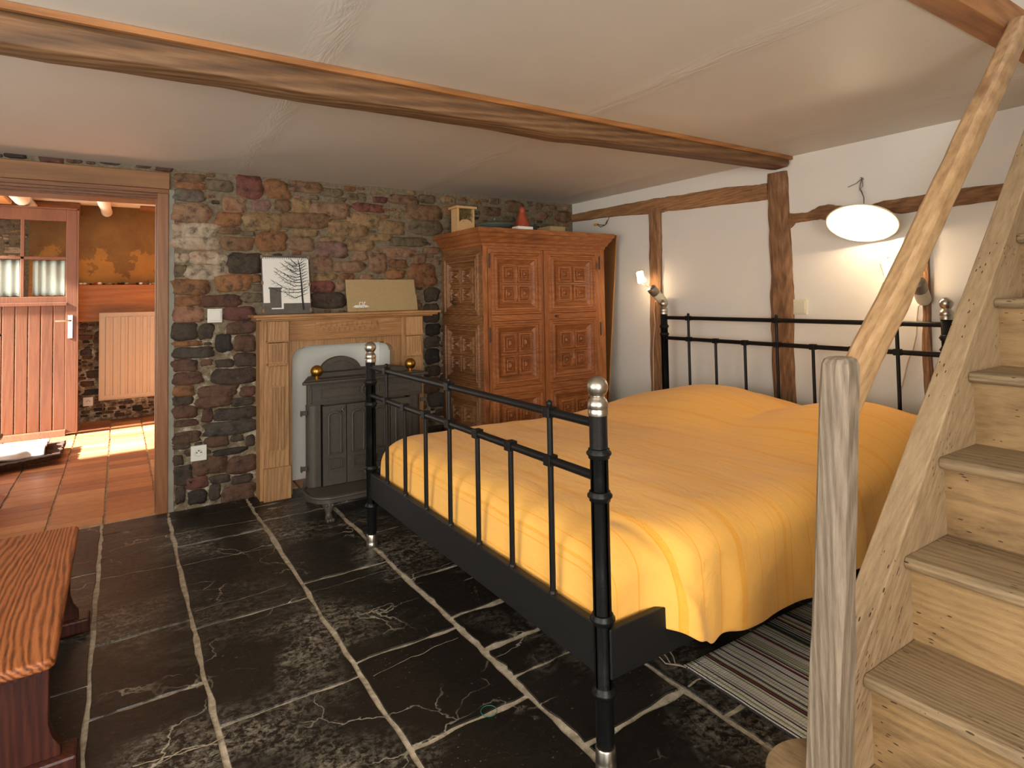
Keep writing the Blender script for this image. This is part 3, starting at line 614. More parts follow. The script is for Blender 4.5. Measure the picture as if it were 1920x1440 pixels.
def spread(u, v):
    # u along the bed (0 at the foot), v across: far side 0, near side 1
    a_ = u*2.42; L0 = .19; r = .13
    if a_ < L0-.0: x = -2.245+.03*(a_/L0)**2*.3; dx = (L0-a_)+r*.55
    else:
        t_ = (a_-L0)/ (r*1.5)
        if t_ < 1: x = -2.236+r*(1-cos(t_*pi/2)); dx = r*.55*(1-sin(t_*pi/2))*1.0
        else: x = -2.236+r+(a_-L0-r*1.5)*.93; dx = 0
    x = min(x, -.205)
    W_ = YF-YN; s_ = v*(W_+.62)-.31                       # distance across, 0 = far edge, W_ = near edge
    yF, yN = YF-.035, YN+.0
    hem = lerpt(HEM, x); lift = sstep(-2.13, -1.98, x)    # outside the panel beyond the corner
    yNo = (YN+.006)*(1-lift)+(YN-.062)*lift
    rr = .15
    if s_ < rr:
        t_ = s_/rr
        if t_ > 0: y = yF-rr*(1-cos(t_*pi/2))*.9; dy = rr*.62*(1-sin(t_*pi/2))
        else: y = yF; dy = rr*.62-s_*1.0
    elif s_ > W_-rr:
        t_ = (W_-s_)/rr
        if t_ > 0: y = yNo+rr*(1-cos(t_*pi/2))*1.0; dy = rr*.62*(1-sin(t_*pi/2))
        else: y = yNo; dy = rr*.62-t_*rr
    else:
        f = (s_-rr)/(W_-2*rr); y = (yF-rr*.9)*(1-f)+(yNo+rr)*f; dy = 0
    z0 = ztop(x, y); z = z0-dx-dy
    side = s_ > W_-rr
    lo = hem if side and s_ > W_-.02 else .34
    if side:
        # spread the skirt evenly from the edge down to the hem
        if s_ > W_: f = (s_-W_)/.31; ze = z0-rr*.62-dx; z = ze+(hem-ze)*f if dx < .05 else max(.318, ze+(hem-ze)*f)
    if s_ < 0: f = -s_/.31; ze = z0-rr*.62-dx; z = ze+(.30-ze)*f
    z = max(z, .262 if s_ < 0 else (hem if s_ > W_ else .345))
    # folds in the hanging side
    if s_ > W_-.1:
        k_ = sstep(W_-.1, W_+.2, s_)*lift
        y += -k_*(.012+.010*sin(x*21+1.2*sin(x*6))+.012*NZ(Vector((x*9, z*3, 3))))
        y -= .018*math.exp(-((x+1.96)/.09)**2)*k_*sstep(W_-.05, W_+.15, s_)
        y += .022*math.exp(-((x+1.86)/.04)**2)*k_
    if dx > .02: x += .007*NZ(Vector((y*6, z*5, 1)))
    z += .0035*NZ(Vector((x*7, y*7, 2)))
    # crease gathered at the near foot corner
    if s_ > W_-.35 and x < -1.8:
        cc = math.exp(-((x+2.02-(s_-W_)*.35)/.035)**2)*sstep(W_-.35, W_-.02, s_); z -= .018*cc; y += .010*cc
    return (x, y, z)
sp = MB().grid(spread, 130, 120, flip=True)
spo = sp.build('bedspread', M['spread'], solid=.006, sub=1)
at = spo.data.attributes.new('arc', 'FLOAT', 'POINT'); at.data.foreach_set('value', [i/130*2.42 for i in range(131) for j in range(121)])
tag(spo, 'yellow orange bedspread with woven stripes draped over the bed and pillows', 'bedspread')

# ------------------------------------------------------------ fireplace surround
fp = thing('fireplace_surround', (-2.06, -.12, 0), 'oak fireplace surround with fluted pilasters against the stone wall', 'fireplace')
o = MB(); o.box(-2.648, -1.392, -.205, -.002, 1.122, 1.139); o.box(-2.63, -1.41, -.19, -.002, 1.108, 1.122); o.box(-2.60, -1.44, -.165, -.002, 1.098, 1.108)
o.build('mantelshelf', M['oak_x'], fp, bevel=.004)
for x0, x1, s_ in ((-2.578, -2.432, 1), (-1.672, -1.526, -1)):
    p_ = MB(); p_.box(x0, x1, -.150, -.01, 0, 1.098); p_.build('pilaster', M['oak_z'], fp, bevel=.003)
    pb = MB(); pb.box(x0-.008, x1+.008, -.170, -.15, 0, .20); pb.build('plinth_block', M['oak_z'], fp, bevel=.004)
    m_ = (x0+x1)/2; ca = MB(); ca.box(x0+.012, x1-.012, -.205, -.15, .975, 1.098); ca.box(x0+.008, x1-.008, -.211, -.15, .970, .978)
    ca.box(x0+.018, x1-.018, -.190, -.15, .835, .965); ca.box(x0+.012, x1-.012, -.197, -.15, .826, .838)
    for k in range(5): ca.box(x0+.030+k*.019, x0+.037+k*.019, -.196, -.19, .85, .955)
    ca.build('corbel', M['oak_z'], fp, bevel=.002)
    fl = MB(); fl.box(x0+.030, x1-.030, -.157, -.15, .30, .70)
    for k in range(5): fl.box(x0+.036+k*.0165, x0+.044+k*.0165, -.165, -.157, .31, .69)
    fl.build('fluted_panel', M['oak_z'], fp, bevel=.001)
# face board with the shaped opening
ox0, ox1, oz = -2.402, -1.712, .930; fx0, fx1 = -2.45, -1.66; c_ = .055
poly = [(fx0, 0), (ox0, 0), (ox0, oz-c_-.012), (ox0+.008, oz-c_-.012)]
for i in range(7): a_ = i/6*pi/2; poly.append((ox0+.008+(c_)*(1-cos(a_)), oz-c_-.012+.012*0+c_*sin(a_)))
poly += [(ox0+c_+.02, oz-.012), (ox0+c_+.02, oz), (ox1-c_-.02, oz), (ox1-c_-.02, oz-.012)]
for i in range(7): a_ = pi/2-i/6*pi/2; poly.append((ox1-.008-(c_)*(1-cos(a_)), oz-c_-.012+c_*sin(a_)))
poly += [(ox1, oz-c_-.012), (ox1, 0), (fx1, 0), (fx1, .985), (fx0, .985)]
MB().prism(poly, 'y', -.105, -.02).build('face_board', M['oak_z'], fp, bevel=.002)
fz_ = MB(); fz_.box(-2.45, -1.66, -.135, -.02, .978, 1.098); fz_.box(-2.45, -1.66, -.142, -.13, .970, .982)
fz_.build('frieze', M['oak_x'], fp, bevel=.002)
fn = MB(); fn.box(-2.262, -1.845, -.143, -.135, 1.012, 1.082)
for k in range(12):
    x = -2.235+k*.0345; fn.box(x, x+.003, -.150, -.143, 1.052, 1.076); fn.box(x-.017, x-.014, -.150, -.143, 1.018, 1.044)
fn.build('carved_panel', M['oak_x'], fp, bevel=.001)
for x0, x1 in ((-2.60, -2.578), (-1.526, -1.505)): MB().box(x0, x1, -.13, -.002, 0, 1.098).build('side_board', M['oak_z'], fp)

# ------------------------------------------------------------ stove
stv = thing('stove', (-2.05, -.45, 0), 'dark cast iron stove with brass balls standing in the fireplace opening', 'stove')
bx0, bx1, sy, sb = -2.408, -1.688, -.50, -.235
b = MB()
b.box(bx0+.10, bx1-.10, sy+.03, sb, .135, .735)
for x, s_ in ((bx0, 1), (bx1, -1)):      # rounded corner columns
    poly = [(x+s_*.11, sb)]
    for i in range(9): a_ = i/8*pi/2; poly.append((x+s_*(.045*(1-cos(a_))), sy+.05-.05*sin(a_)))
    poly += [(x+s_*.075, sy), (x+s_*.082, sy+.02), (x+s_*.082, sb)]
    b.prism(poly if s_ < 0 else poly[::-1], 'z', .135, .61)
b.build('body', M['iron'], stv, bevel=.003)
fr = MB(); fr.prism([(bx0, sy-.006), (bx1, sy-.006), (bx1, sy+.03), (bx1-.11, sb), (bx0+.11, sb), (bx0, sy+.03)], 'z', .61, .735)
fr.box(bx0+.012, bx1-.012, sy-.014, sy-.006, .622, .63); fr.box(bx0+.012, bx1-.012, sy-.014, sy-.006, .717, .725); fr.box(bx0+.012, bx0+.02, sy-.014, sy-.006, .622, .725); fr.box(bx1-.02, bx1-.012, sy-.014, sy-.006, .622, .725)
def ring_xz(mb, x0, x1, z0, z1, y, w_, d):   # raised rectangular moulding
    mb.box(x0, x1, y-d, y, z0, z0+w_); mb.box(x0, x1, y-d, y, z1-w_, z1); mb.box(x0, x0+w_, y-d, y, z0+w_, z1-w_); mb.box(x1-w_, x1, y-d, y, z0+w_, z1-w_)
ring_xz(fr, bx0+.07, bx0+.30, .645, .703, sy-.006, .008, .008); ring_xz(fr, bx1-.30, bx1-.07, .645, .703, sy-.006, .008, .008)
fr.build('frieze', M['iron'], stv, bevel=.002)
xm = (bx0+bx1)/2
md = MB(); md.lathe([(.046, 0), (.046, .008), (.040, .012), (.036, .007), (.01, .007)], (xm, sy-.006, .672), (0, -1, 0), 32)
for k in range(5): a_ = k*2*pi/5+.3; md.sphere((xm+.017*cos(a_), sy-.014, .672+.017*sin(a_)), .0095, 10)
md.build('rosette', M['iron'], stv)
tp = MB(); tp.prism([(bx0-.030, sy-.032), (bx1+.032, sy-.032), (bx1+.038, sy-.02), (bx1-.07, sb), (bx0+.07, sb), (bx0-.036, sy-.02)], 'z', .735, .750)
tp.prism([(bx0-.015, sy-.01), (bx1+.015, sy-.01), (bx1-.09, sb), (bx0+.09, sb)], 'z', .750, .758); tp.prism([(bx0+.06, sy+.09), (bx1-.06, sy+.09), (bx1-.12, sb), (bx0+.12, sb)], 'z', .750, .785)
tp.build('top_plate', M['iron'], stv, bevel=.005, seg=3)
ar = MB(); A = [(xm+.13*cos(pi*i/24)-.11, .775+.095*sin(pi*i/24)) for i in range(25)]; ar.prism(A, 'y', -.33, -.29)
A = [(xm+.095*cos(pi*i/24)-.11, .775+.066*sin(pi*i/24)) for i in range(25)]; ar.prism(A, 'y', -.338, -.33); ar.build('arched_crest', M['iron'], stv, bevel=.003)
xd = [-2.325, -2.185, -2.047, -1.909, -1.77]
for k in range(4):
    x0, x1 = xd[k]+.002, xd[k+1]-.002; sk = .006*(k % 2)
    d = MB(); d.box(x0, x1, sy-.012-sk, sy+.01, .137, .600)
    yb = sy-.012-sk
    xa, xb = x0+.032, x1-.032     # arched long panel
    arc = [((xa+xb)/2+(xb-xa)/2*cos(pi*i/10), .535+.026*sin(pi*i/10)) for i in range(11)]
    path = [(xa, .320), (xb, .320)]+arc+[(xa, .320)]
    d.tube([(px_, yb-.003, pz_) for px_, pz_ in path], .0075, 8, caps=False)
    ring_xz(d, x0+.030, x1-.028, .222, .290, yb, .009, .012)
    d.prism([(x0+.045, .237), (x1-.043, .237), (x1-.05, .243), (x0+.052, .243)], 'y', yb-.004, yb)
    dd = d.build('door', M['iron'], stv, bevel=.0015)
    if k == 0:
        h = MB(); h.tube([(x1-.03, yb-.004, .583), (x1-.03, yb-.02, .58), (x1-.026, yb-.024, .568), (x1-.034, yb-.022, .56), (x1-.02, yb-.02, .590)], .006, 8); h.build('latch', M['iron'], dd)
    if k == 1:
        h = MB(); h.lathe([(.006, 0), (.006, .012), (.012, .014), (.012, .024), (.004, .027)], (x1-.028, yb, .190), (0, -1, 0), 14); h.box(x1-.06, x1-.026, yb-.006, yb, .186, .192)
        h.build('knob', M['iron'], dd)
for x, s_ in ((bx0, -1), (bx1, 1)):
    for z in (.565, .245):
        h = MB(); h.box(min(x, x+s_*.036), max(x, x+s_*.036), sy+.012, sy+.026, z-.008, z+.016); h.box(min(x+s_*.028, x+s_*.036), max(x+s_*.028, x+s_*.036), sy+.008, sy+.03, z-.014, z+.018); h.build('hinge', M['iron'], stv, bevel=.002)
hp = []
for i in range(13): a_ = pi/2+i/12*pi/2; hp.append((bx0+.075+.12*cos(a_)*1.0, -.640-.11*sin(a_)+.0))
hx0, hx1 = bx0-.028, bx1+.03
poly = [(hx1-.14, sb), (hx0+.14, sb), (hx0, sy+.0), (hx0, -.60)]
for i in range(9): a_ = i/8*pi/2; poly.append((hx0+.11*(1-cos(a_)), -.60-.12*sin(a_)))
for i in range(9): a_ = pi/2-i/8*pi/2; poly.append((hx1-.11*(1-cos(a_)), -.60-.12*sin(a_)))
hh_ = MB(); poly.append((hx1, sy)); hh_.prism(poly, 'z', .100, .130); ip = [(xm+(x-xm)*.965, -.47+(y+.47)*.93) for x, y in poly]; hh_.prism(ip, 'z', .130, .134)
for i in range(1, len(poly)):
    pass
hh_.tube([(x, y, .128) for x, y in poly[1:]+[poly[0]]], .008, 8); hh_.build('hearth_plate', M['iron'], stv, bevel=.005, seg=3)
for x, y in ((-2.345, -.68), (-1.75, -.68), (-2.345, -.28), (-1.75, -.28)):
    f = MB(); f.tube([(x, y+.02, .105), (x, y, .092), (x, y-.014, .070), (x, y-.006, .045), (x, y-.012, .02), (x, y-.028, .006)], [.034, .036, .028, .017, .021, .026], 12)
    for k in (-1, 0, 1): f.sphere((x+k*.014, y-.044, .010), .011, 8)
    f.sphere((x-.016, y-.03, .088), .010, 8); f.sphere((x+.016, y-.03, .088), .010, 8); f.build('foot', M['iron'], stv)
for x in (-2.352, -1.762):
    f = MB(); f.lathe([(.020, 0), (.018, .004), (.009, .008), (.008, .014), (.014, .016), (.012, .018)], (x, -.49, .756), n=20)
    f.sphere((x, -.49, .756+.018+.033), .0355, 24); f.build('brass_ball', M['brass'], stv)

# ------------------------------------------------------------ wardrobe
wx0, wx1, wy0, wy1 = -1.288, -.205, -.62, -.025
wd = thing('wardrobe', ((wx0+wx1)/2, -.32, 0), 'carved reddish pine wardrobe with coffered doors in the corner of the room', 'wardrobe')
b = MB(); b.box(wx0+.03, wx1-.02, wy0+.036, wy1, .06, 1.57); b.build('carcass', M['pine_side'], wd)
for x0, x1 in ((wx0, wx0+.035), (-.248, wx1)): MB().box(x0, x1, wy0-.004, wy0+.045, 0, 1.575).build('stile', M['pine_z'], wd, bevel=.002)
MB().box(wx0+.035, -.248, wy0-.002, wy0+.04, 1.553, 1.575).build('head_rail', M['pine_x'], wd)
MB().box(wx0+.035, -.248, wy0-.002, wy0+.04, 0, .10).build('bottom_rail', M['pine_x'], wd)
def cor(q, z): return q
cn = MB(); pr = [(0, 1.568), (.008, 1.575), (.010, 1.590), (.022, 1.600), (.030, 1.618), (.046, 1.636), (.054, 1.655), (.062, 1.660), (.066, 1.672), (.066, 1.690)]
ringc = []
for e, z in pr: ringc.append([(wx0-e, wy1, z), (wx0-e, wy0-e, z), (wx1+e*.9, wy0-e, z), (wx1+e*.9, wy1, z)])
vs = [p_ for r_ in ringc for p_ in r_]; n = len(ringc)
fs = [(i*4+j, i*4+(j+1) % 4, (i+1)*4+(j+1) % 4, (i+1)*4+j) for i in range(n-1) for j in range(4)]+[(0, 3, 2, 1), tuple((n-1)*4+q for q in range(4))]
cn.add(vs, fs, False); cn.build('cornice', M['pine_x'], wd, bevel=.001)
def coffer(mb, T, x0, x1, z0, z1, star=False):
    """moulded square with four small stepped pyramids; T maps (a, b, height) to a point"""
    def steps(ax0, ax1, bz0, bz1, prof, cap=True):
        rings = [[T(ax0+e, bz0+e, h_), T(ax1-e, bz0+e, h_), T(ax1-e, bz1-e, h_), T(ax0+e, bz1-e, h_)] for e, h_ in prof]
        vs = [p_ for r_ in rings for p_ in r_]; n_ = len(rings)
        fs = [(i*4+j, i*4+(j+1) % 4, (i+1)*4+(j+1) % 4, (i+1)*4+j) for i in range(n_-1) for j in range(4)]
        if cap: fs.append(tuple((n_-1)*4+q for q in range(4)))
        mb.add(vs, fs, False)
    w_, h_ = x1-x0, z1-z0; e = min(w_, h_)
    steps(x0, x1, z0, z1, [(0, 0), (.005, .013), (.016, .014), (.022, .002), (.030, .003), (.036, .010), (.048, .008), (.052, -.002), (e*.18, -.022), (e*.19, -.010), (e*.205, -.010)])
    mb.add([T(x0+e*.2, z0+e*.2, -.0095), T(x1-e*.2, z0+e*.2, -.0095), T(x1-e*.2, z1-e*.2, -.0095), T(x0+e*.2, z1-e*.2, -.0095)], [(0, 1, 2, 3)])
    ix0, ix1, iz0, iz1 = x0+e*.205, x1-e*.205, z0+e*.205, z1-e*.205; gx_ = (ix1-ix0)*.06; hw = (ix1-ix0-gx_)/2; gz_ = (iz1-iz0)*.06; hz = (iz1-iz0-gz_)/2
    for i in (0, 1):
        for j in (0, 1):
            a0 = ix0+i*(hw+gx_); b0 = iz0+j*(hz+gz_); q = min(hw, hz)
            steps(a0, a0+hw, b0, b0+hz, [(0, -.010), (.003, .005), (q*.13, .006), (q*.19, -.012), (q*.24, -.012), (q*.27, .004), (q*.32, .006), (q*.35, -.006), (q*.39, -.006), (q*.41, .004), (q*.49, .020)])
    if star:
        cx_, cz_ = (ix0+ix1)/2, (iz0+iz1)/2; ls = (iz1-iz0)*.5; ww = hw*.17
        vs = [T(cx_, cz_, .002), T(cx_-ww, cz_+ls*.5, .004), T(cx_, cz_+ls, 0), T(cx_+ww, cz_+ls*.5, .004), T(cx_-ww, cz_-ls*.5, .004), T(cx_, cz_-ls, 0), T(cx_+ww, cz_-ls*.5, .004), T(cx_, cz_+ls*.5, .016), T(cx_, cz_-ls*.5, .016)]
        mb.add(vs, [(0, 7, 1), (1, 7, 2), (2, 7, 3), (3, 7, 0), (0, 4, 8), (4, 5, 8), (5, 6, 8), (6, 0, 8)], False)
rows = [(1.100, 1.528), (.604, 1.060), (.125, .565)]
for di, (x0, x1) in enumerate(((-1.250, -.790), (-.784, -.250))):
    d = MB(); ym = wy0-.006
    d.box(x0, x1, wy0+.024, wy0+.036, .10, 1.552)
    ce = (x0+x1)/2; cw = .208 if di == 0 else .224
    T = lambda a_, b_, h_: (a_, wy0-.004-h_, b_)
    # flat rails and stiles of the door with shallow sight mouldings
    
    xa, xb = ce-cw, ce+cw
    if di == 0: xa, xb = -1.226, -.812
    else: xa, xb = -.745, -.300
    d.box(x0+.0007, xa, ym-.0007, wy0+.03, .101, 1.551); d.box(xb, x1-.0007, ym-.0007, wy0+.03, .101, 1.551)
    dd = d.build('door', M['pine_z'], wd, bevel=.0015); [MB().box(x0+.02, x1-.02, ym, wy0+.03, z0, z1).build('cross_rail', M['pine_x'], dd, bevel=.0015) for z0, z1 in ((1.528, 1.552), (1.06, 1.10), (.565, .604), (.10, .125))]
    for ri, (z0, z1) in enumerate(rows):
        pm = MB(); coffer(pm, T, xa, xb, z0, z1, star=(ri+di*2) in (0, 3)); pm.build('coffered_panel', M['pine_x'], dd)
    hx = x0+.004 if di == 0 else x1-.012
    for z in (1.42, .92, .25): MB().tube([(hx+.004, ym-.004, z), (hx+.004, ym-.004, z+.10)], .005, 8).build('hinge', M['wrought'], dd)
    if di == 1:
        k = MB(); k.lathe([(.008, 0), (.006, .003), (.003, .004), (.003, .02)], (-.685, ym, 1.078), (0, -1, 0), 12); k.tube([(-.685+.010*cos(t_), ym-.024, 1.078+.008*sin(t_)) for t_ in [i*.523 for i in range(13)]], .002, 6, caps=False)
        k.build('key', M['wrought'], dd)
sd = MB(); TS = lambda a_, b_, h_: (wx0-.004-h_, -a_, b_)
for y0, y1 in ((wy0, wy0+.05), (wy1-.05, wy1)): sd.box(wx0-.0047, wx0+.02, y0, y1, 0, 1.5695)
for z0, z1 in ((1.52, 1.57), (1.04, 1.10), (.56, .61), (0, .10)): sd.box(wx0-.004, wx0+.02, wy0, wy1, z0, z1)
for z0, z1 in ((1.10, 1.52), (.61, 1.04), (.10, .56)): coffer(sd, TS, .07, .575, z0, z1)
sd.build('side_panel', M['pine_side'], wd)

# things on the wardrobe
ZW = 1.691
bh = thing('insect_box', (-1.30, -.30, ZW), 'small pale wooden nest box filled with dry straw on the left of the wardrobe', 'box')
x0, x1, y0, y1 = -1.335, -1.195, -.36, -.26
b = MB()
for a_, c_ in ((x0, x0+.016), (x1-.016, x1)): b.box(a_, c_, y0, y1, ZW, ZW+.165)
b.box(x0, x1, y1-.008, y1, ZW, ZW+.165); b.box(x0+.016, x1-.016, y0, y1-.008, ZW, ZW+.012)
b.prism([(x0+.016, ZW+.012), (x1-.016, ZW+.012), (x1-.016, ZW+.062), (x1-.03, ZW+.08), ((x0+x1)/2+.01, ZW+.092), (x0+.04, ZW+.086), (x0+.016, ZW+.07)], 'y', y0+.004, y0+.016)
b.build('case', M['birch'], bh, bevel=.001)
MB().box(x0-.014, x1+.014, y0-.014, y1+.01, ZW+.165, ZW+.182).build('lid', M['birch'], bh, bevel=.002)
rng = random.Random(9); sm_ = MB()
for k in range(150):
    c0 = Vector((rng.uniform(x0+.02, x1-.02), rng.uniform(y0+.005, y1-.02), ZW+rng.uniform(.07, .16))); d0 = Vector((rng.uniform(-1, 1), rng.uniform(-.4, .4), rng.uniform(-.6, .9))).normalized()*rng.uniform(.012, .034)
    e0 = c0-d0; e1 = c0+d0
    for e in (e0, e1): e.x = min(max(e.x, x0+.017), x1-.017+(.02 if k % 17 == 0 else 0)); e.z = min(e.z, ZW+.163)
    sm_.tube([e0, (e0+e1)/2+Vector((0, 0, .004)), e1], .0014, 5)
tag(sm_.build('straw_filling', M['straw'], bh), kind='stuff')
o = MB(); o.lathe([(.05, 0), (.08, .004), (.115, .026), (.138, .044), (.140, .048), (.12, .056), (.08, .068), (.03, .078), (.012, .082), (.010, .088), (.015, .092), (.012, .097), (.002, .099)], (-1.075, -.44, ZW), n=40)
tag(o.build('lidded_dish', M['dish']), 'grey green lidded dish on top of the wardrobe behind a white sheet', 'dish')
tag(MB().box(-1.03, -.905, -.675, -.595, ZW, ZW+.020).build('paper_stack', M['paper'], bevel=.002), 'flat white paper stack on the wardrobe top beside the terracotta cone', 'paper')
o = MB(); o.lathe([(.066, 0), (.068, .012), (.060, .03), (.046, .08), (.031, .125), (.020, .150), (.017, .156), (.021, .162), (.022, .175), (.018, .185), (.011, .195), (.003, .198)], (-.842, -.45, ZW), n=32)
tag(o.build('cone_lid', M['terracotta_pot']), 'red terracotta cone with a knob standing on the wardrobe', 'pot')
o = MB(); o.lathe([(.02, 0), (.04, .004), (.07, .03), (.098, .066), (.102, .068), (.095, .070), (.05, .05), (.01, .046)], (-.70, -.30, ZW+.0), n=36)
tag(o.build('shallow_bowl', M['dish']), 'dark shallow bowl on the wardrobe behind the terracotta cone', 'bowl')
bx = thing('carton', (-.56, -.5, ZW), 'low cardboard carton lying on the right of the wardrobe top', 'box')
MB().box(-.70, -.56, -.60, -.44, ZW, ZW+.038).build('carton_body', M['card'], bx, bevel=.001); MB().box(-.703, -.557, -.603, -.437, ZW+.038, ZW+.044).build('carton_lid', M['card'], bx, bevel=.001)
# hardboard sheets leaning between wardrobe and wall
hb = thing('leaning_board', (-.10, -.45, 0), 'thin brown hardboard sheet leaning upright between wardrobe and white wall', 'board')
o = MB(); o.add([(-.190, -.575, 0), (-.052, -.60, 1.695), (-.052, -.08, 1.695), (-.190, -.08, 0), (-.186, -.575, 0), (-.046, -.60, 1.695), (-.046, -.08, 1.695), (-.186, -.08, 0)], [(0, 1, 2, 3), (4, 7, 6, 5), (0, 4, 5, 1), (1, 5, 6, 2), (2, 6, 7, 3), (3, 7, 4, 0)])
o.build('sheet', M['hardboard'], hb)
o = MB(); o.add([(-.190, -.579, 0), (-.052, -.604, 1.695), (-.043, -.604, 1.695), (-.181, -.579, 0), (-.190, -.574, 0), (-.052, -.599, 1.695), (-.043, -.599, 1.695), (-.181, -.574, 0)], [(0, 3, 2, 1), (4, 5, 6, 7), (0, 1, 5, 4), (3, 7, 6, 2), (1, 2, 6, 5), (0, 4, 7, 3)])
o.build('edge_strip', M['hardboard_edge'], hb)

# ------------------------------------------------------------ on the mantel
cal = thing('calendar_print', (-2.43, -.10, 1.139), 'black and white spiral print of a bare tree leaning on the left of the mantel', 'picture')
ch_, cw_ = .378, .295; cx0 = -2.578
P3 = lambda a_, b_, d=0.0: (cx0+a_, -.118+b_*.17-d, 1.141+b_*.985)
def quad(mb, a0, b0, a1, b1, d0, d1): # slab in the leaning plane
    v = [P3(a0, b0, d0), P3(a1, b0, d0), P3(a1, b1, d0), P3(a0, b1, d0), P3(a0, b0, d1), P3(a1, b0, d1), P3(a1, b1, d1), P3(a0, b1, d1)]
    mb.add(v, [(0, 3, 2, 1), (4, 5, 6, 7), (0, 1, 5, 4), (1, 2, 6, 5), (2, 3, 7, 6), (3, 0, 4, 7)])
o = MB(); quad(o, 0, 0, cw_, ch_, -.006, 0); o.build('backing', M['print_grey'], cal)
o = MB(); quad(o, .006, .020, cw_-.004, ch_-.012, 0, .0015); o.build('sheet', M['paper'], cal)
o = MB(); quad(o, .006, .02, .052, .072, .0015, .0022); quad(o, .125, .02, cw_-.004, .068, .0015, .0022); quad(o, .052, .012, .125, .032, .0015, .002); o.build('printed_wall_base', M['print_grey'], cal)
o = MB(); quad(o, .044, .040, .112, .165, .0022, .003); quad(o, .038, .160, .118, .171, .0022, .0032); quad(o, .049, .047, .107, .158, .003, .0034); o.build('printed_door', M['print_grey'], cal)
tr = MB(); rng = random.Random(21)
def twig(pts, w0, w1):
    vs = []; fs = []; n_ = len(pts)
    for i, (a_, b_) in enumerate(pts):
        a0, b0 = pts[max(i-1, 0)]; a1, b1 = pts[min(i+1, n_-1)]; l_ = math.hypot(a1-a0, b1-b0) or 1; nx, ny = -(b1-b0)/l_, (a1-a0)/l_; ww = (w0+(w1-w0)*i/(n_-1))/2
        a_ = min(max(a_, .008), cw_-.005); vs += [P3(a_+nx*ww, b_+ny*ww, .0038), P3(a_-nx*ww, b_-ny*ww, .0038)]
    for i in range(n_-1): fs.append((2*i, 2*i+1, 2*i+3, 2*i+2))
    tr.add(vs, fs)
twig([(.248, .022), (.243, .08), (.241, .14), (.240, .2), (.236, .27), (.232, .32), (.225, .355)], .013, .004)
for k, (b0, ln, rise) in enumerate([(.12, .10, .01), (.145, .20, .03), (.16, .19, .06), (.185, .13, .05), (.205, .17, .075), (.225, .11, .04), (.245, .16, .05), (.262, .09, .05), (.285, .12, .04), (.30, .08, .04), (.32, .10, .025), (.335, .06, .02)]):
    pts = []
    for i in range(9):
        f = i/8; pts.append((.242-ln*f, b0+rise*(f**1.3)-.02*sin(pi*f)+rng.uniform(-.003, .003)))
    twig(pts, .0055, .0015)
    for i in range(2, 8):
        a_, b_ = pts[i]; q = rng.uniform(.012, .03); twig([(a_, b_), (a_-q*.5, b_+q*.6), (a_-q, b_+q*.8)], .0022, .001); twig([(a_, b_), (a_-q*.4, b_-q*.3), (a_-q*.9, b_-q*.45)], .002, .001)
    rl = min(.045, ln*.4); twig([(.243, b0), (.243+rl*.6, b0+.008), (.243+rl, b0+.022+rng.uniform(-.01, .01))], .004, .001)
    twig([(.243, b0+.01), (.243+rl*.5, b0+.03), (.243+rl*.9, b0+.03)], .003, .001)
tr.build('printed_tree', M['print_dark'], cal)
o = MB()
for k in range(24):
    a_ = .012+k*.0117; o.tube([P3(a_, ch_-.022, .002), P3(a_+.002, ch_-.014, .006), P3(a_+.004, ch_-.008, .002)], .0014, 5)
o.build('spiral_binding', M['print_grey'], cal)
o = MB()
for a_, b_ in ((0, .012), (0, .19), (0, ch_-.02), (cw_-.006, .012), (cw_-.006, ch_-.02), (cw_-.006, .18)): o = MB(); quad(o, a_-.004, b_, a_+.009, b_+.022, -.008, .004); o.build('clip', M['clip'], cal)
cdp = thing('cardboard_card', (-1.79, -.08, 1.139), 'folded brown cardboard card with small white geese leaning on the right of the mantel', 'card')
def P4(a_, b_, d=0.0): return (-2.042+a_, -.105+b_*.2-d, 1.141+b_*.98)
def quad4(mb, a0, b0, a1, b1, d0, d1):
    v = [P4(a0, b0, d0), P4(a1, b0, d0), P4(a1, b1, d0), P4(a0, b1, d0), P4(a0, b0, d1), P4(a1, b0, d1), P4(a1, b1, d1), P4(a0, b1, d1)]
    mb.add(v, [(0, 3, 2, 1), (4, 5, 6, 7), (0, 1, 5, 4), (1, 2, 6, 5), (2, 3, 7, 6), (3, 0, 4, 7)])
o = MB(); quad4(o, .002, 0, .512, .107, -.004, 0); quad4(o, 0, .1085, .505, .224, -.004, 0); quad4(o, 0, .106, .51, .11, -.004, -.001); o.build('card_sheet', M['card'], cdp)
o = MB(); leg_ = MB()
for gx_, sc_, fl_ in ((.068, 1, 1), (.100, 1.05, 1), (.126, .9, -1)):
    body = [(gx_+.022*sc_*cos(t_*pi/8), .036+.0095*sc_*sin(t_*pi/8)) for t_ in range(16)]
    o.add([P4(a_, b_, .0012) for a_, b_ in body], [tuple(range(16))])
    nk = [(gx_+fl_*.012*sc_, .040), (gx_+fl_*.019*sc_, .040), (gx_+fl_*.022*sc_, .060), (gx_+fl_*.029*sc_, .062), (gx_+fl_*.028*sc_, .068), (gx_+fl_*.018*sc_, .068)]
    o.add([P4(a_, b_, .0015) for a_, b_ in nk], [tuple(range(6))])
    o.add([P4(gx_-fl_*.02*sc_, .038, .0014), P4(gx_-fl_*.034*sc_, .03, .0014), P4(gx_-fl_*.018*sc_, .032, .0014)], [(0, 1, 2)])
    for q in (-.006, .004): leg_.add([P4(gx_+q, .027, .0012), P4(gx_+q+.002, .027, .0012), P4(gx_+q+.003, .017, .0012), P4(gx_+q-.003, .017, .0012)], [(0, 1, 2, 3)])
o.build('printed_geese', M['paper'], cdp); leg_.build('printed_goose_legs', M['terracotta_pot'], cdp)

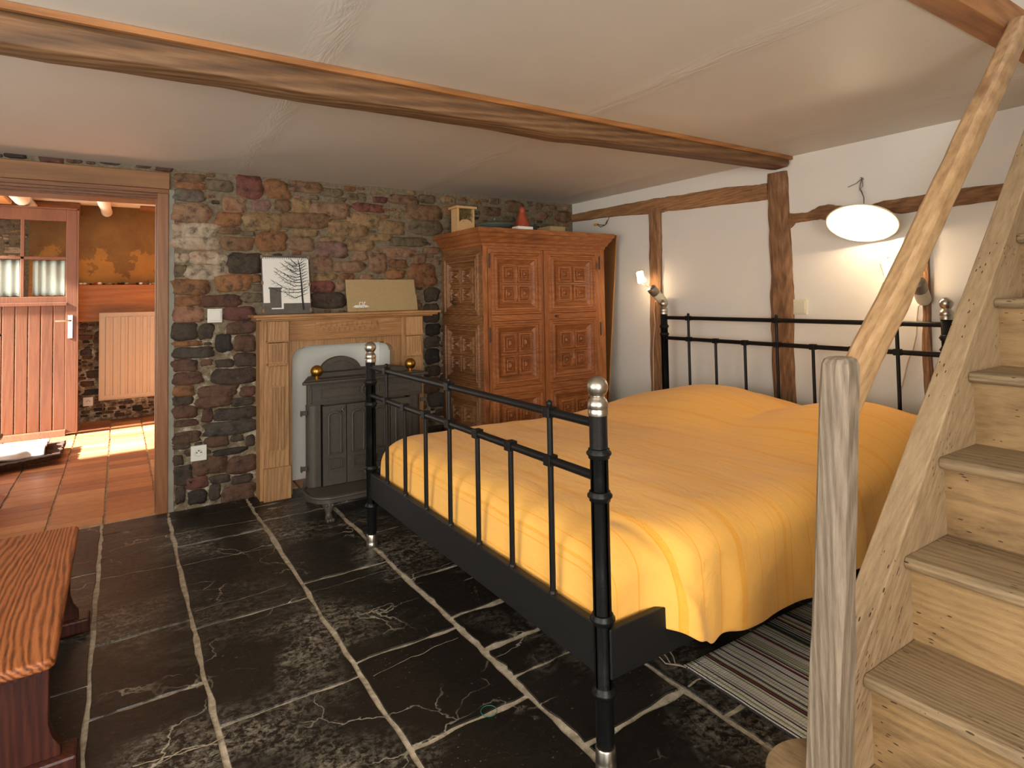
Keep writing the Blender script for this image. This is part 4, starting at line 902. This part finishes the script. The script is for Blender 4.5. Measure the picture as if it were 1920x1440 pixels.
# ------------------------------------------------------------ wall lamps, wires, switches
LC = Vector((-.152, -2.515, 1.568)); LN = Vector((-.50, -.10, -.86)).normalized()   # rim centre and facing direction
pl = thing('wall_lamp', tuple(LC), 'large glowing white enamel dish lamp tilted against the white wall', 'lamp')
o = MB(); inner = [(.157, -.001), (.150, -.006), (.120, -.027), (.080, -.045), (.045, -.054), (.001, -.055)]
outer = [(.001, -.060), (.048, -.059), (.082, -.050), (.122, -.032), (.153, -.010), (.163, -.003)]
rimp = [(.163, -.003), (.166, .001), (.163, .005), (.159, .004), (.157, -.001)]
def shell(mb, prof, base, axis, n=48):
    base = Vector(base); axis = Vector(axis).normalized(); u = axis.orthogonal().normalized(); w_ = axis.cross(u); vs = []; fs = []
    for r_, h_ in prof:
        for j in range(n): a_ = 2*pi*j/n; vs.append(base+axis*h_+(u*cos(a_)+w_*sin(a_))*r_)
    for i in range(len(prof)-1):
        for j in range(n): fs.append((i*n+j, i*n+(j+1) % n, (i+1)*n+(j+1) % n, (i+1)*n+j))
    mb.add(vs, fs, True)
shell(o, outer+rimp[1:], LC, LN); shell(o, [rimp[-1]]+inner, LC, LN); o.build('shade', M['enamel'], pl)
o = MB(); o.lathe([(.018, -.06), (.022, -.066), (.022, -.095), (.012, -.102)], LC, LN, 20); o.build('socket', M['lamp_metal'], pl)
o = MB()
bc = LC-LN*.020; o.sphere(bc, .024, 20); o.tube([LC-LN*.056, bc], .012, 14); o.build('bulb', M['bulb'], pl)
L1 = light('POINT', 'wall_lamp_light', tuple(LC-LN*.008), 11, (1, .77, .50), shadow_soft_size=.030)
hk = thing('hanging_wires', (0, -2.46, 1.80), 'thin bare wires hanging from a hook above the glowing wall lamp', 'wire')
o = MB(); top = Vector((-.012, -2.456, 1.822)); bk = LC-LN*.10
o.tube([(0, -2.455, 1.826), (-.014, -2.452, 1.828), (-.02, -2.458, 1.822), (-.012, -2.463, 1.818), (-.004, -2.458, 1.822)], .0028, 6); o.build('hook', M['lamp_metal'], hk)
o = MB(); o.tube([top, (-.02, -2.45, 1.79), (-.016, -2.444, 1.763), (-.03, -2.458, 1.752), (-.03, -2.47, 1.72), (-.04, -2.475, 1.69), bk], .0022, 6)
o.tube([top, (-.016, -2.462, 1.78), (-.02, -2.450, 1.768), (-.03, -2.462, 1.75), (-.034, -2.474, 1.715), bk], .0018, 6); o.tube([top, (-.02, -2.43, 1.80), (-.022, -2.40, 1.79), (-.02, -2.385, 1.787)], .0018, 6); o.build('strand', M['wire'], hk)
def bed_lamp(cap, wall, shade_c, sdir, label, name='bed_lamp'):
    cap, wall, sc = Vector(cap), Vector(wall), Vector(shade_c); ax = (cap-wall).normalized(); L_ = (cap-wall).length
    t_ = thing(name, tuple(wall), label, 'lamp', 'clip lamps either side of the headboard')
    o = MB(); o.lathe([(.012, 0), (.024, .004), (.031, .018), (.033, .035), (.033, L_*.62)], wall, ax, 28); o.build('base_cup', M['enamel'], t_)
    o = MB(); o.lathe([(.0335, L_*.62), (.0345, L_*.64), (.0345, L_-.004), (.032, L_), (.010, L_), (.006, L_+.004)], wall, ax, 28); o.build('base_cap', M['lamp_metal'], t_)
    sd_ = Vector(sdir).normalized(); o = MB()
    side = sd_.cross(ax).normalized() if sd_.cross(ax).length > .01 else sd_.orthogonal()
    for q in (-1, 0, 1):
        a_ = cap+ax*.004+side*.004*q; b_ = sc+side*.036*q*1.0-sd_*.03; c_ = b_+sd_*.06
        o.tube([a_, b_, c_] if q else [a_, sc-sd_*.05], .0013, 6)
    o.tube([sc+sd_*.045, sc+sd_*.052+side*.006, sc+sd_*.045+side*.012], .0015, 6); o.build('wire_arm', M['wire'], t_)
    o = MB(); o.lathe([(.010, -.044), (.030, -.043), (.0335, -.038), (.034, -.028), (.031, -.012), (.029, .0), (.0285, .028), (.026, .038), (.018, .043)], sc, sd_, 28); o.build('shade', M['lit_shade'], t_)
    o = light('POINT', 'bed_lamp_light', tuple(sc-sd_*.055), 1.6, (1, .72, .45), shadow_soft_size=.02)
    return t_
bed_lamp((-.135, -1.035, 1.268), (-.022, -1.052, 1.165), (-.135, -.940, 1.352), (-.1, .22, 1), 'lit bed lamp with a white glass shade on the left upright timber')
bed_lamp((-.145, -2.755, 1.262), (-.024, -2.735, 1.160), (-.150, -2.640, 1.335), (-.1, .22, 1), 'bed lamp with a white base half hidden behind the sloping handrail pole')
o = MB(); o.tube([(-.03, -1.045, 1.19), (-.034, -.972, 1.17), (-.034, -.965, 1.10), (-.033, -.972, 1.0), (-.033, -.955, .9), (-.033, -.945, .8), (-.033, -.94, .6), (-.033, -.94, .4)], .0028, 6)
tag(o.build('lamp_cord', M['cord']), 'pale cord running down the left upright timber from the bed lamp', 'cord')
o = MB(); o.tube([(-.03, -2.735, 1.17), (-.012, -2.700, 1.14), (-.010, -2.690, 1.08), (-.010, -2.685, 1.0), (-.010, -2.668, .93), (-.010, -2.64, .86), (-.010, -2.62, .78), (-.010, -2.60, .70), (-.010, -2.58, .45)], .0028, 6)
tag(o.build('lamp_cord', M['cord']), 'pale cord hanging down the white wall behind the right end of the headboard', 'cord')
wr = thing('wall_wires', (-.01, -.38, 1.8), 'yellow connector with loose wires sticking out of the white wall above the leaning board', 'wire')
o = MB(); o.box(-.05, -.036, -.375, -.335, 1.800, 1.816); o.build('connector', M['yellow_clip'], wr, bevel=.002)
o = MB(); o.tube([(-.043, -.375, 1.81), (-.04, -.40, 1.80), (-.02, -.44, 1.795), (0, -.45, 1.825)], .0028, 6); o.tube([(-.043, -.375, 1.806), (-.05, -.42, 1.778), (-.03, -.47, 1.80), (-.035, -.50, 1.84), (-.04, -.52, 1.855)], .0028, 6)
o.tube([(-.043, -.375, 1.804), (-.045, -.41, 1.78), (-.03, -.45, 1.79), (-.03, -.48, 1.83)], .0024, 6); o.build('strand', M['wire'], wr)
sw = thing('light_switch', (-2.836, -.014, 1.14), 'white light switch on the stone wall left of the fireplace', 'switch')
MB().box(-2.877, -2.795, -.024, -.006, 1.098, 1.183).build('plate', M['white_plastic'], sw, bevel=.003); MB().box(-2.868, -2.804, -.031, -.022, 1.110, 1.175).build('rocker', M['white_plastic'], sw, bevel=.002)
def socket(cx_, cz_, y, label):
    t_ = thing('wall_socket', (cx_, y, cz_), label, 'socket')
    o = MB(); q = .0425; o.box(cx_-q, cx_+q, y-.016, y+.004, cz_-q-.003, cz_+q+.003); o.build('plate', M['white_plastic'], t_, bevel=.003)
    o = MB(); shell(o, [(.030, -.0), (.0305, -.002), (.029, -.002), (.0285, .004)], (cx_, y-.016, cz_), (0, 1, 0), 28); o.build('rim', M['white_plastic'], t_)
    o = MB()
    for dx_, dz_ in ((-.011, .004), (.011, .004), (0, .014)): o.lathe([(.004, 0), (.004, .001)], (cx_+dx_, y-.0165, cz_+dz_), (0, -1, 0), 10)
    shell(o, [(.0195, 0), (.0185, 0)], (cx_, y-.0168, cz_), (0, 1, 0), 28); o.build('pin_hole', M['grey_dots'], t_)
socket(-2.922, .322, -.004, 'white wall socket low on the stone wall left of the fireplace')
socket(-3.588, .212, NY1-.004, 'white wall socket under the radiator edge in the next room')
sw = thing('light_switch', (-.008, -2.08, 1.135), 'cream light switch on the white wall beside the thick post, behind the headboard', 'switch')
MB().box(-.012, .002, -2.123, -2.036, 1.091, 1.180).build('plate', M['cream_plastic'], sw, bevel=.003); MB().box(-.018, -.010, -2.114, -2.045, 1.100, 1.172).build('rocker', M['cream_plastic'], sw, bevel=.002)

# ------------------------------------------------------------ bench
bn = thing('bench', (-3.56, -1.7, 0), 'low old wooden bench with a worn grained seat at the left edge', 'bench')
zt = .36; xa, xb, ya, yb = -3.652, -3.452, -2.205, -1.14
def rrect(x0, x1, y0, y1, r, n=6):
    P = []
    for cx_, cy_, a0 in ((x1-r, y1-r, 0), (x0+r, y1-r, pi/2), (x0+r, y0+r, pi), (x1-r, y0+r, 1.5*pi)):
        for i in range(n+1): a_ = a0+i/n*pi/2; P.append((cx_+r*cos(a_), cy_+r*sin(a_)))
    return P
MB().prism(rrect(xa-.1, xb, ya, yb, .028), 'z', zt-.028, zt).build('seat', M['bench'], bn, bevel=.010, seg=4)
MB().box(xa-.10+.02, xb-.03, ya+.03, yb-.03, zt-.045, zt-.026).build('apron', M['bench_dark'], bn)
for y in (-2.08, -1.27):
    prof = [(xb-.020, zt-.03), (xb-.022, .14), (xb-.012, .10), (xb+.004, .075), (xb+.006, .05), (xa-.106, .05), (xa-.104, .075), (xa-.088, .10), (xa-.078, .14), (xa-.08, zt-.03)]
    MB().prism(prof, 'y', y, y+.035).build('end_board', M['bench_dark'], bn, bevel=.003)
    MB().box(xa-.135, xb+.040, y-.022, y+.060, 0, .052).build('foot', M['bench_dark'], bn, bevel=.008)
MB().box(-3.60, -3.575, -2.06, -1.25, .15, .24).build('stretcher', M['bench_dark'], bn, bevel=.003)

# ------------------------------------------------------------ rug
rg = thing('rug', (-1.2, -2.96, 0), 'striped rag rug on the slate floor beside the bed', 'rug')
def rugf(u, v):
    x = -1.776+1.5*u; y = -2.700-.55*v-.02*u+.004*sin(x*9)
    return (x, y, .009+.0015*NZ(Vector((x*6, y*6, 0))))
MB().grid(rugf, 90, 30, flip=True).build('rug_field', M['rug'], rg, solid=.007)
for k in range(3):
    o = MB(); o.tube([(-1.774, -2.706-.004*k, .006), (-1.79+.006*k, -2.68-.003*k, .005), (-1.81+.012*k, -2.655-.01*k, .004), (-1.80+.02*k, -2.62-.012*k, .004), (-1.80+.03*k, -2.60, .004)], .0022, 5)
    o.build('fringe', M['fringe'], rg)

# ------------------------------------------------------------ staircase
YS = -3.382; YW = -4.20
stt = thing('staircase', (-1.5, -3.6, 0), 'steep worn wooden staircase with closed risers on the right', 'stairs')
ax45 = ('Y', R(-45))
def xz45(pts):   # helper: outline given as (x, z)
    return [(x, z) for x, z in pts]
top = 2.42; lo_ = .22
xe0 = -2.36; xe1 = -.385
MB().prism([(-2.046, 0.0), (-2.046, top-2.046), (xe1, xe1+top), (xe1+.18, xe1+top-.18), (-1.90, 0.0)], 'y', YS, -3.318).build('stringer', M['stair_x'], stt, bevel=.004, rot=ax45)
MB().prism([(-2.195, 0.0), (-2.195, top-2.195), (xe1, xe1+top), (xe1+.18, xe1+top-.18), (-1.90, 0.0)], 'y', YW-.06, YW).build('stringer', M['stair_x'], stt, bevel=.004, rot=ax45)
NSTEP = 9; DX, DZ = .2026, .1995
for k in range(NSTEP):
    xn = -2.188+DX*k+.002; zt_ = .197+DZ*k
    # riser below this tread
    MB().box(xn+.034, xn+.050, YW, YS, zt_-DZ if k else 0, zt_-.028).build('riser', M['riser'], stt)
    tr_ = MB(); n_ = []
    for i in range(9): a_ = -pi/2+pi*i/8; n_.append((xn+.012-.013*cos(a_), zt_-.0145+.0145*sin(a_)))
    poly = n_[:]+[(xn+.25, zt_), (xn+.25, zt_-.029)]
    tr_.prism([(x, z) for x, z in poly], 'y', YW, YS)
    if k == 0:
        cxx, cyy = -2.075, -3.325
        P = [(cxx+.112*cos(a_), cyy+.095*sin(a_)) for a_ in [pi*i/20 for i in range(21)]]+[(-2.186, YS), (-1.963, YS)]
        tr_.prism(P, 'z', zt_-.029, zt_)
    tr_.build('tread', M['stair_y'], stt, bevel=.003)
P = [(-2.075+.085*cos(pi*i/20), -3.325+.072*sin(pi*i/20)) for i in range(21)]+[(-2.15, YS), (-1.99, YS)]
MB().prism(P, 'z', 0, .168).build('curved_riser', M['riser'], stt)
# newel post: chamfered, slightly leaning and tapering
def nsec(z):
    f = (z-.197)/(1.085-.197); x0 = -2.112; x1 = -2.046+.004*f; ya = -3.322-.062*f; yb_ = -3.386-.048*f-.004; c_ = .004+.014*sstep(.42, .60, z)
    P = [(x0, ya-c_*.4), (x0, yb_+c_), (x0+c_, yb_), (x1-c_*.6, yb_), (x1, yb_+c_*.6), (x1, ya-c_*.6), (x1-c_*.6, ya), (x0+c_*.4, ya)]
    return P
zs = [.197, .3, .4, .47, .52, .58, .65, .75, .85, .95, 1.02, 1.06, 1.075, 1.084, 1.088]; sh = [1]*11+[1, .95, .84, .62]
vs = []; rng = random.Random(8)
for z, s_ in zip(zs, sh):
    P = nsec(z); mx = sum(p_[0] for p_ in P)/8; my = sum(p_[1] for p_ in P)/8
    vs += [(mx+(x-mx)*s_+rng.uniform(-.0008, .0008), my+(y-my)*s_+rng.uniform(-.0008, .0008), z) for x, y in P]
nv = len(zs); o = MB(); o.add(vs, [(i*8+j, i*8+(j+1) % 8, (i+1)*8+(j+1) % 8, (i+1)*8+j)[::-1] for i in range(nv-1) for j in range(8)]+[tuple(range(8)), tuple((nv-1)*8+q for q in range(8))[::-1]])
nw = o.build('newel_post', M['newel'], stt, bevel=.002)
# handrail pole
o = MB(); st_ = []
for i in range(10):
    f = i/9; x = -2.052+1.022*f; z = x+3.014+.038*f+.004*sin(i*1.7); y = -3.390-.046*f+.002*sin(i*2.3)
    hw = .033+.002*sin(i*1.3); u = Vector((-.7071, 0, .7071)); st_.append(((x, y, z), u*hw, Vector((0, -.026, 0))))
o.sweep(st_, sub=4, wob=.0008, seed=12, nper=4, smooth=False); o.build('handrail_pole', M['pole'], stt, bevel=.006, seg=3, rot=ax45)

# ------------------------------------------------------------ next room
d1 = thing('door_1', (-4.06, 2.95, 0), 'red brown stable door with four panes and white half curtains, standing open', None); d1['kind'] = 'structure'
dx0, dx1, dy, dz1 = -4.475, -3.662, 2.95, 2.122
f = MB(); gx0, gx1, gz0, gz1 = -4.39, -3.745, 1.30, 2.012
f.box(dx0, gx0, dy, dy+.045, .02, dz1); f.box(gx1, dx1, dy, dy+.045, .02, dz1); f.box(gx0, gx1, dy, dy+.045, gz1, dz1); f.box(gx0, gx1, dy, dy+.045, 1.225, gz0)
f.box(gx0, gx1+.01, dy-.012, dy, 1.215, 1.245); f.build('door_frame', M['door_red'], d1, bevel=.003)
f = MB(); n_ = 7; pw = (gx1-gx0)/n_
for k in range(n_): f.box(gx0+k*pw+.003, gx0+(k+1)*pw-.003, dy+.004, dy+.03, .06, 1.22)
f.build('plank_panel', M['door_red'], d1, bevel=.004)
f = MB(); f.prism([(dy-.03, .0), (dy+.045, .0), (dy+.045, .06), (dy, .06), (dy-.012, .05)], 'x', gx0-.03, gx1+.008); f.build('weather_bar', M['door_red'], d1, bevel=.003)
f = MB(); xm_ = -4.068
f.box(xm_-.014, xm_+.014, dy+.005, dy+.04, gz0, gz1); f.box(gx0, gx1, dy+.005, dy+.04, 1.648, 1.674); f.build('glazing_bar', M['door_red'], d1, bevel=.003)
for a_, b_ in ((gx0, xm_-.014), (xm_+.014, gx1)):
    for c_, e_ in ((gz0, 1.648), (1.674, gz1)): MB().box(a_, b_, dy+.020, dy+.024, c_, e_).build('pane', M['glass'], d1)
h = MB(); h.box(-3.727, -3.688, dy-.008, dy, .905, 1.125); h.build('handle_plate', M['nickel'], d1, bevel=.003)
h = MB(); h.tube([(-3.708, dy-.006, 1.072), (-3.708, dy-.045, 1.072), (-3.72, dy-.05, 1.072), (-3.82, dy-.046, 1.072)], .009, 10); h.build('lever', M['nickel'], d1)
MB().box(-3.662, -3.648, dy-.005, dy+.06, .02, 2.135).build('edge_strip', M['door_red'], d1)
MB().box(dx0, -3.648, dy-.005, dy+.06, 2.122, 2.137).build('top_strip', M['door_red'], d1)
for lb, a_, b_ in (('left', -4.385, -4.088), ('right', -3.995, -3.752)):
    def cf(u, v):
        x = a_+(b_-a_)*u; z = 1.310+.332*v
        return (x, dy+.052+.010*sin(u*(b_-a_)*105+1.3*sin(u*5)), z+.004*sin(u*30)*(1-v))
    tag(MB().grid(cf, 60, 6).build('curtain', M['curtain'], solid=.0015), 'short gathered white curtain in the %s lower pane of the red door' % lb, 'curtain')
# ledge beam, pebbles, radiator
tag(MB().box(-4.08, NX1-.02, NY1-.085, NY1-.028, 1.04, 1.425).build('ledge_board', M['ledge'], bevel=.004), 'wide brown wooden board with a ledge across the ochre wall of the next room', 'board')
rng = random.Random(31)
for k in range(19):
    x = -3.70+k*.041+rng.uniform(-.008, .008); s_ = rng.uniform(.012, .024)
    o = MB(); c0 = Vector((x, NY1-.06+rng.uniform(-.004, .008), 1.425+s_*.6)); n_ = []
    o.lathe([(s_*sin(pi*i/8)*rng.uniform(.85, 1.1), -s_*.62*cos(pi*i/8)) for i in range(9)], c0, (0, 0, 1), 9)
    mt = rng.choice(['paper', 'purple', 'print_dark', 'oldstone', 'terracotta_pot', 'paper'])
    tag(o.build('pebble', M[mt]), 'small pebble or shell in the row on the wooden ledge of the next room', 'pebble', 'pebbles lined up on the wooden ledge')
ra = thing('radiator', (-3.0, 3.47, .23), 'cream panel radiator on the far wall of the next room', 'radiator')
o = MB(); x0, x1 = -3.490, -2.49; o.box(x0, x1, 3.445, 3.50, .235, 1.125); o.build('panel', M['radiator'], ra, bevel=.006)
o = MB(); k = x0+.045
while k < x1-.05:
    o.prism([(k, 3.446), (k+.008, 3.437), (k+.042, 3.437), (k+.05, 3.446)], 'z', .275, 1.085); k += .066
o.build('rib', M['radiator'], ra, bevel=.002)
o = MB(); o.box(x0-.004, x1, 3.438, 3.505, 1.118, 1.132); o.box(x0-.004, x1, 3.438, 3.505, .228, .240); o.box(x0-.006, x0+.004, 3.438, 3.505, .228, 1.132); o.build('casing', M['radiator'], ra, bevel=.003)
for x in (-3.35, -2.65): MB().box(x, x+.03, 3.50, NY1-.028, .5, .9).build('bracket', M['radiator'], ra)
o = MB(); o.tube([(-3.46, 3.47, .235), (-3.46, 3.47, .12), (-3.46, 3.55, .08), (-3.46, 3.558, .08)], .009, 8); o.tube([(-3.50, 3.47, .285), (-3.53, 3.47, .285)], .011, 10); o.build('valve_pipe', M['wire'], ra)
# whitewashed poles and one brown joist under the next ceiling
for x, r_, lb, end in ((-4.07, .062, 'thick whitewashed pole under the next room ceiling, above the red door', 2.2), (-3.46, .052, 'thinner whitewashed pole under the next room ceiling, right of the red door', 3.585)):
    o = MB(); pts = [(x+.05*sin(y*1.3+x)*.5, y, 2.235-r_*.55+.008*sin(y*3)) for y in [.27+i*(NY1-.28)/12 for i in range(13)]]
    o.tube(pts, [r_*(1+.08*sin(i*2.1)) for i in range(13)], 12); tag(o.build('ceiling_pole', M['whitewash']), lb, 'pole')
tag(MB().box(-4.58, -3.66, NY1-.20, NY1-.06, 2.13, 2.255).build('wooden_joist', M['red_frame_x'], bevel=.005), 'short brown joist against the far wall above the red door', 'beam')
tag(MB().box(-3.14, -2.3, NY1-.25, NY1-.12, 2.21, 2.258).build('wooden_joist', M['red_frame_x'], bevel=.005), 'short brown joist under the ceiling right of the thinner pole', 'beam')
tag(MB().box(-4.6, -4.14, .5, 2.9, 2.14, 2.258).build('orange_joist', M['beam_trim'], bevel=.005), 'lit orange brown joist at the top left of the doorway view', 'beam')
# door mat, towel, stool
def matf(u, v):
    x = -4.30+.60*u+.012*NZ(Vector((v*12, 0, 5)))*(u > .9); y = 1.50+.80*v+.01*NZ(Vector((u*14, 0, 1)))
    y += (x+4.3)*.45*(1-v)+.05*(x+4.3)*v
    return (x, y, .035+.006*NZ(Vector((x*40, y*40, 0))))
tag(MB().grid(matf, 60, 60, flip=True).build('door_mat', M['mat'], solid=.032), 'dark brown bristle mat on the terracotta floor of the next room', 'mat')
def towf(u, v):
    x = -4.30+.50*u; y = 1.62+.62*v+(x+4.3)*.40*(1-v)+.05*(x+4.3)*v; z = .068+.035*sstep(0, .12, v)*(1-.3*sstep(.6, 1, v))+.016*sin(v*14+sin(u*5))*.5+.010*NZ(Vector((x*9, y*9, 0)))
    return (x, y+.012*sin(u*17)*(1-v), z)
tag(MB().grid(towf, 50, 40, flip=True).build('towel', M['towel'], solid=.012), 'rumpled white towel lying on the dark mat in the next room', 'towel')
so = thing('stool', (-4.1, 1.0, 0), 'brown wooden stool of which only a corner shows at the left edge', 'stool')
MB().prism(rrect(-4.28, -3.955, .78, 1.10, .035), 'z', .36, .385).build('seat', M['seat_brown'], so, bevel=.006, seg=3)
for x, y in ((-4.25, .81), (-4.0, .81), (-4.25, 1.07), (-4.0, 1.07)): MB().box(x-.016, x+.016, y-.016, y+.016, 0, .36).build('leg', M['bench_dark'], so)
# small ring lying on the slate
rgx, rgy = -2.407, -2.514
o = MB(); o.tube([(rgx+.024*cos(a_), rgy+.024*sin(a_), .003) for a_ in [2*pi*i/30 for i in range(31)]], .0011, 6, caps=False)
tag(o.build('hair_ring', M['ring']), 'thin green ring lying on the slate floor between the bed and the bench', 'ring')
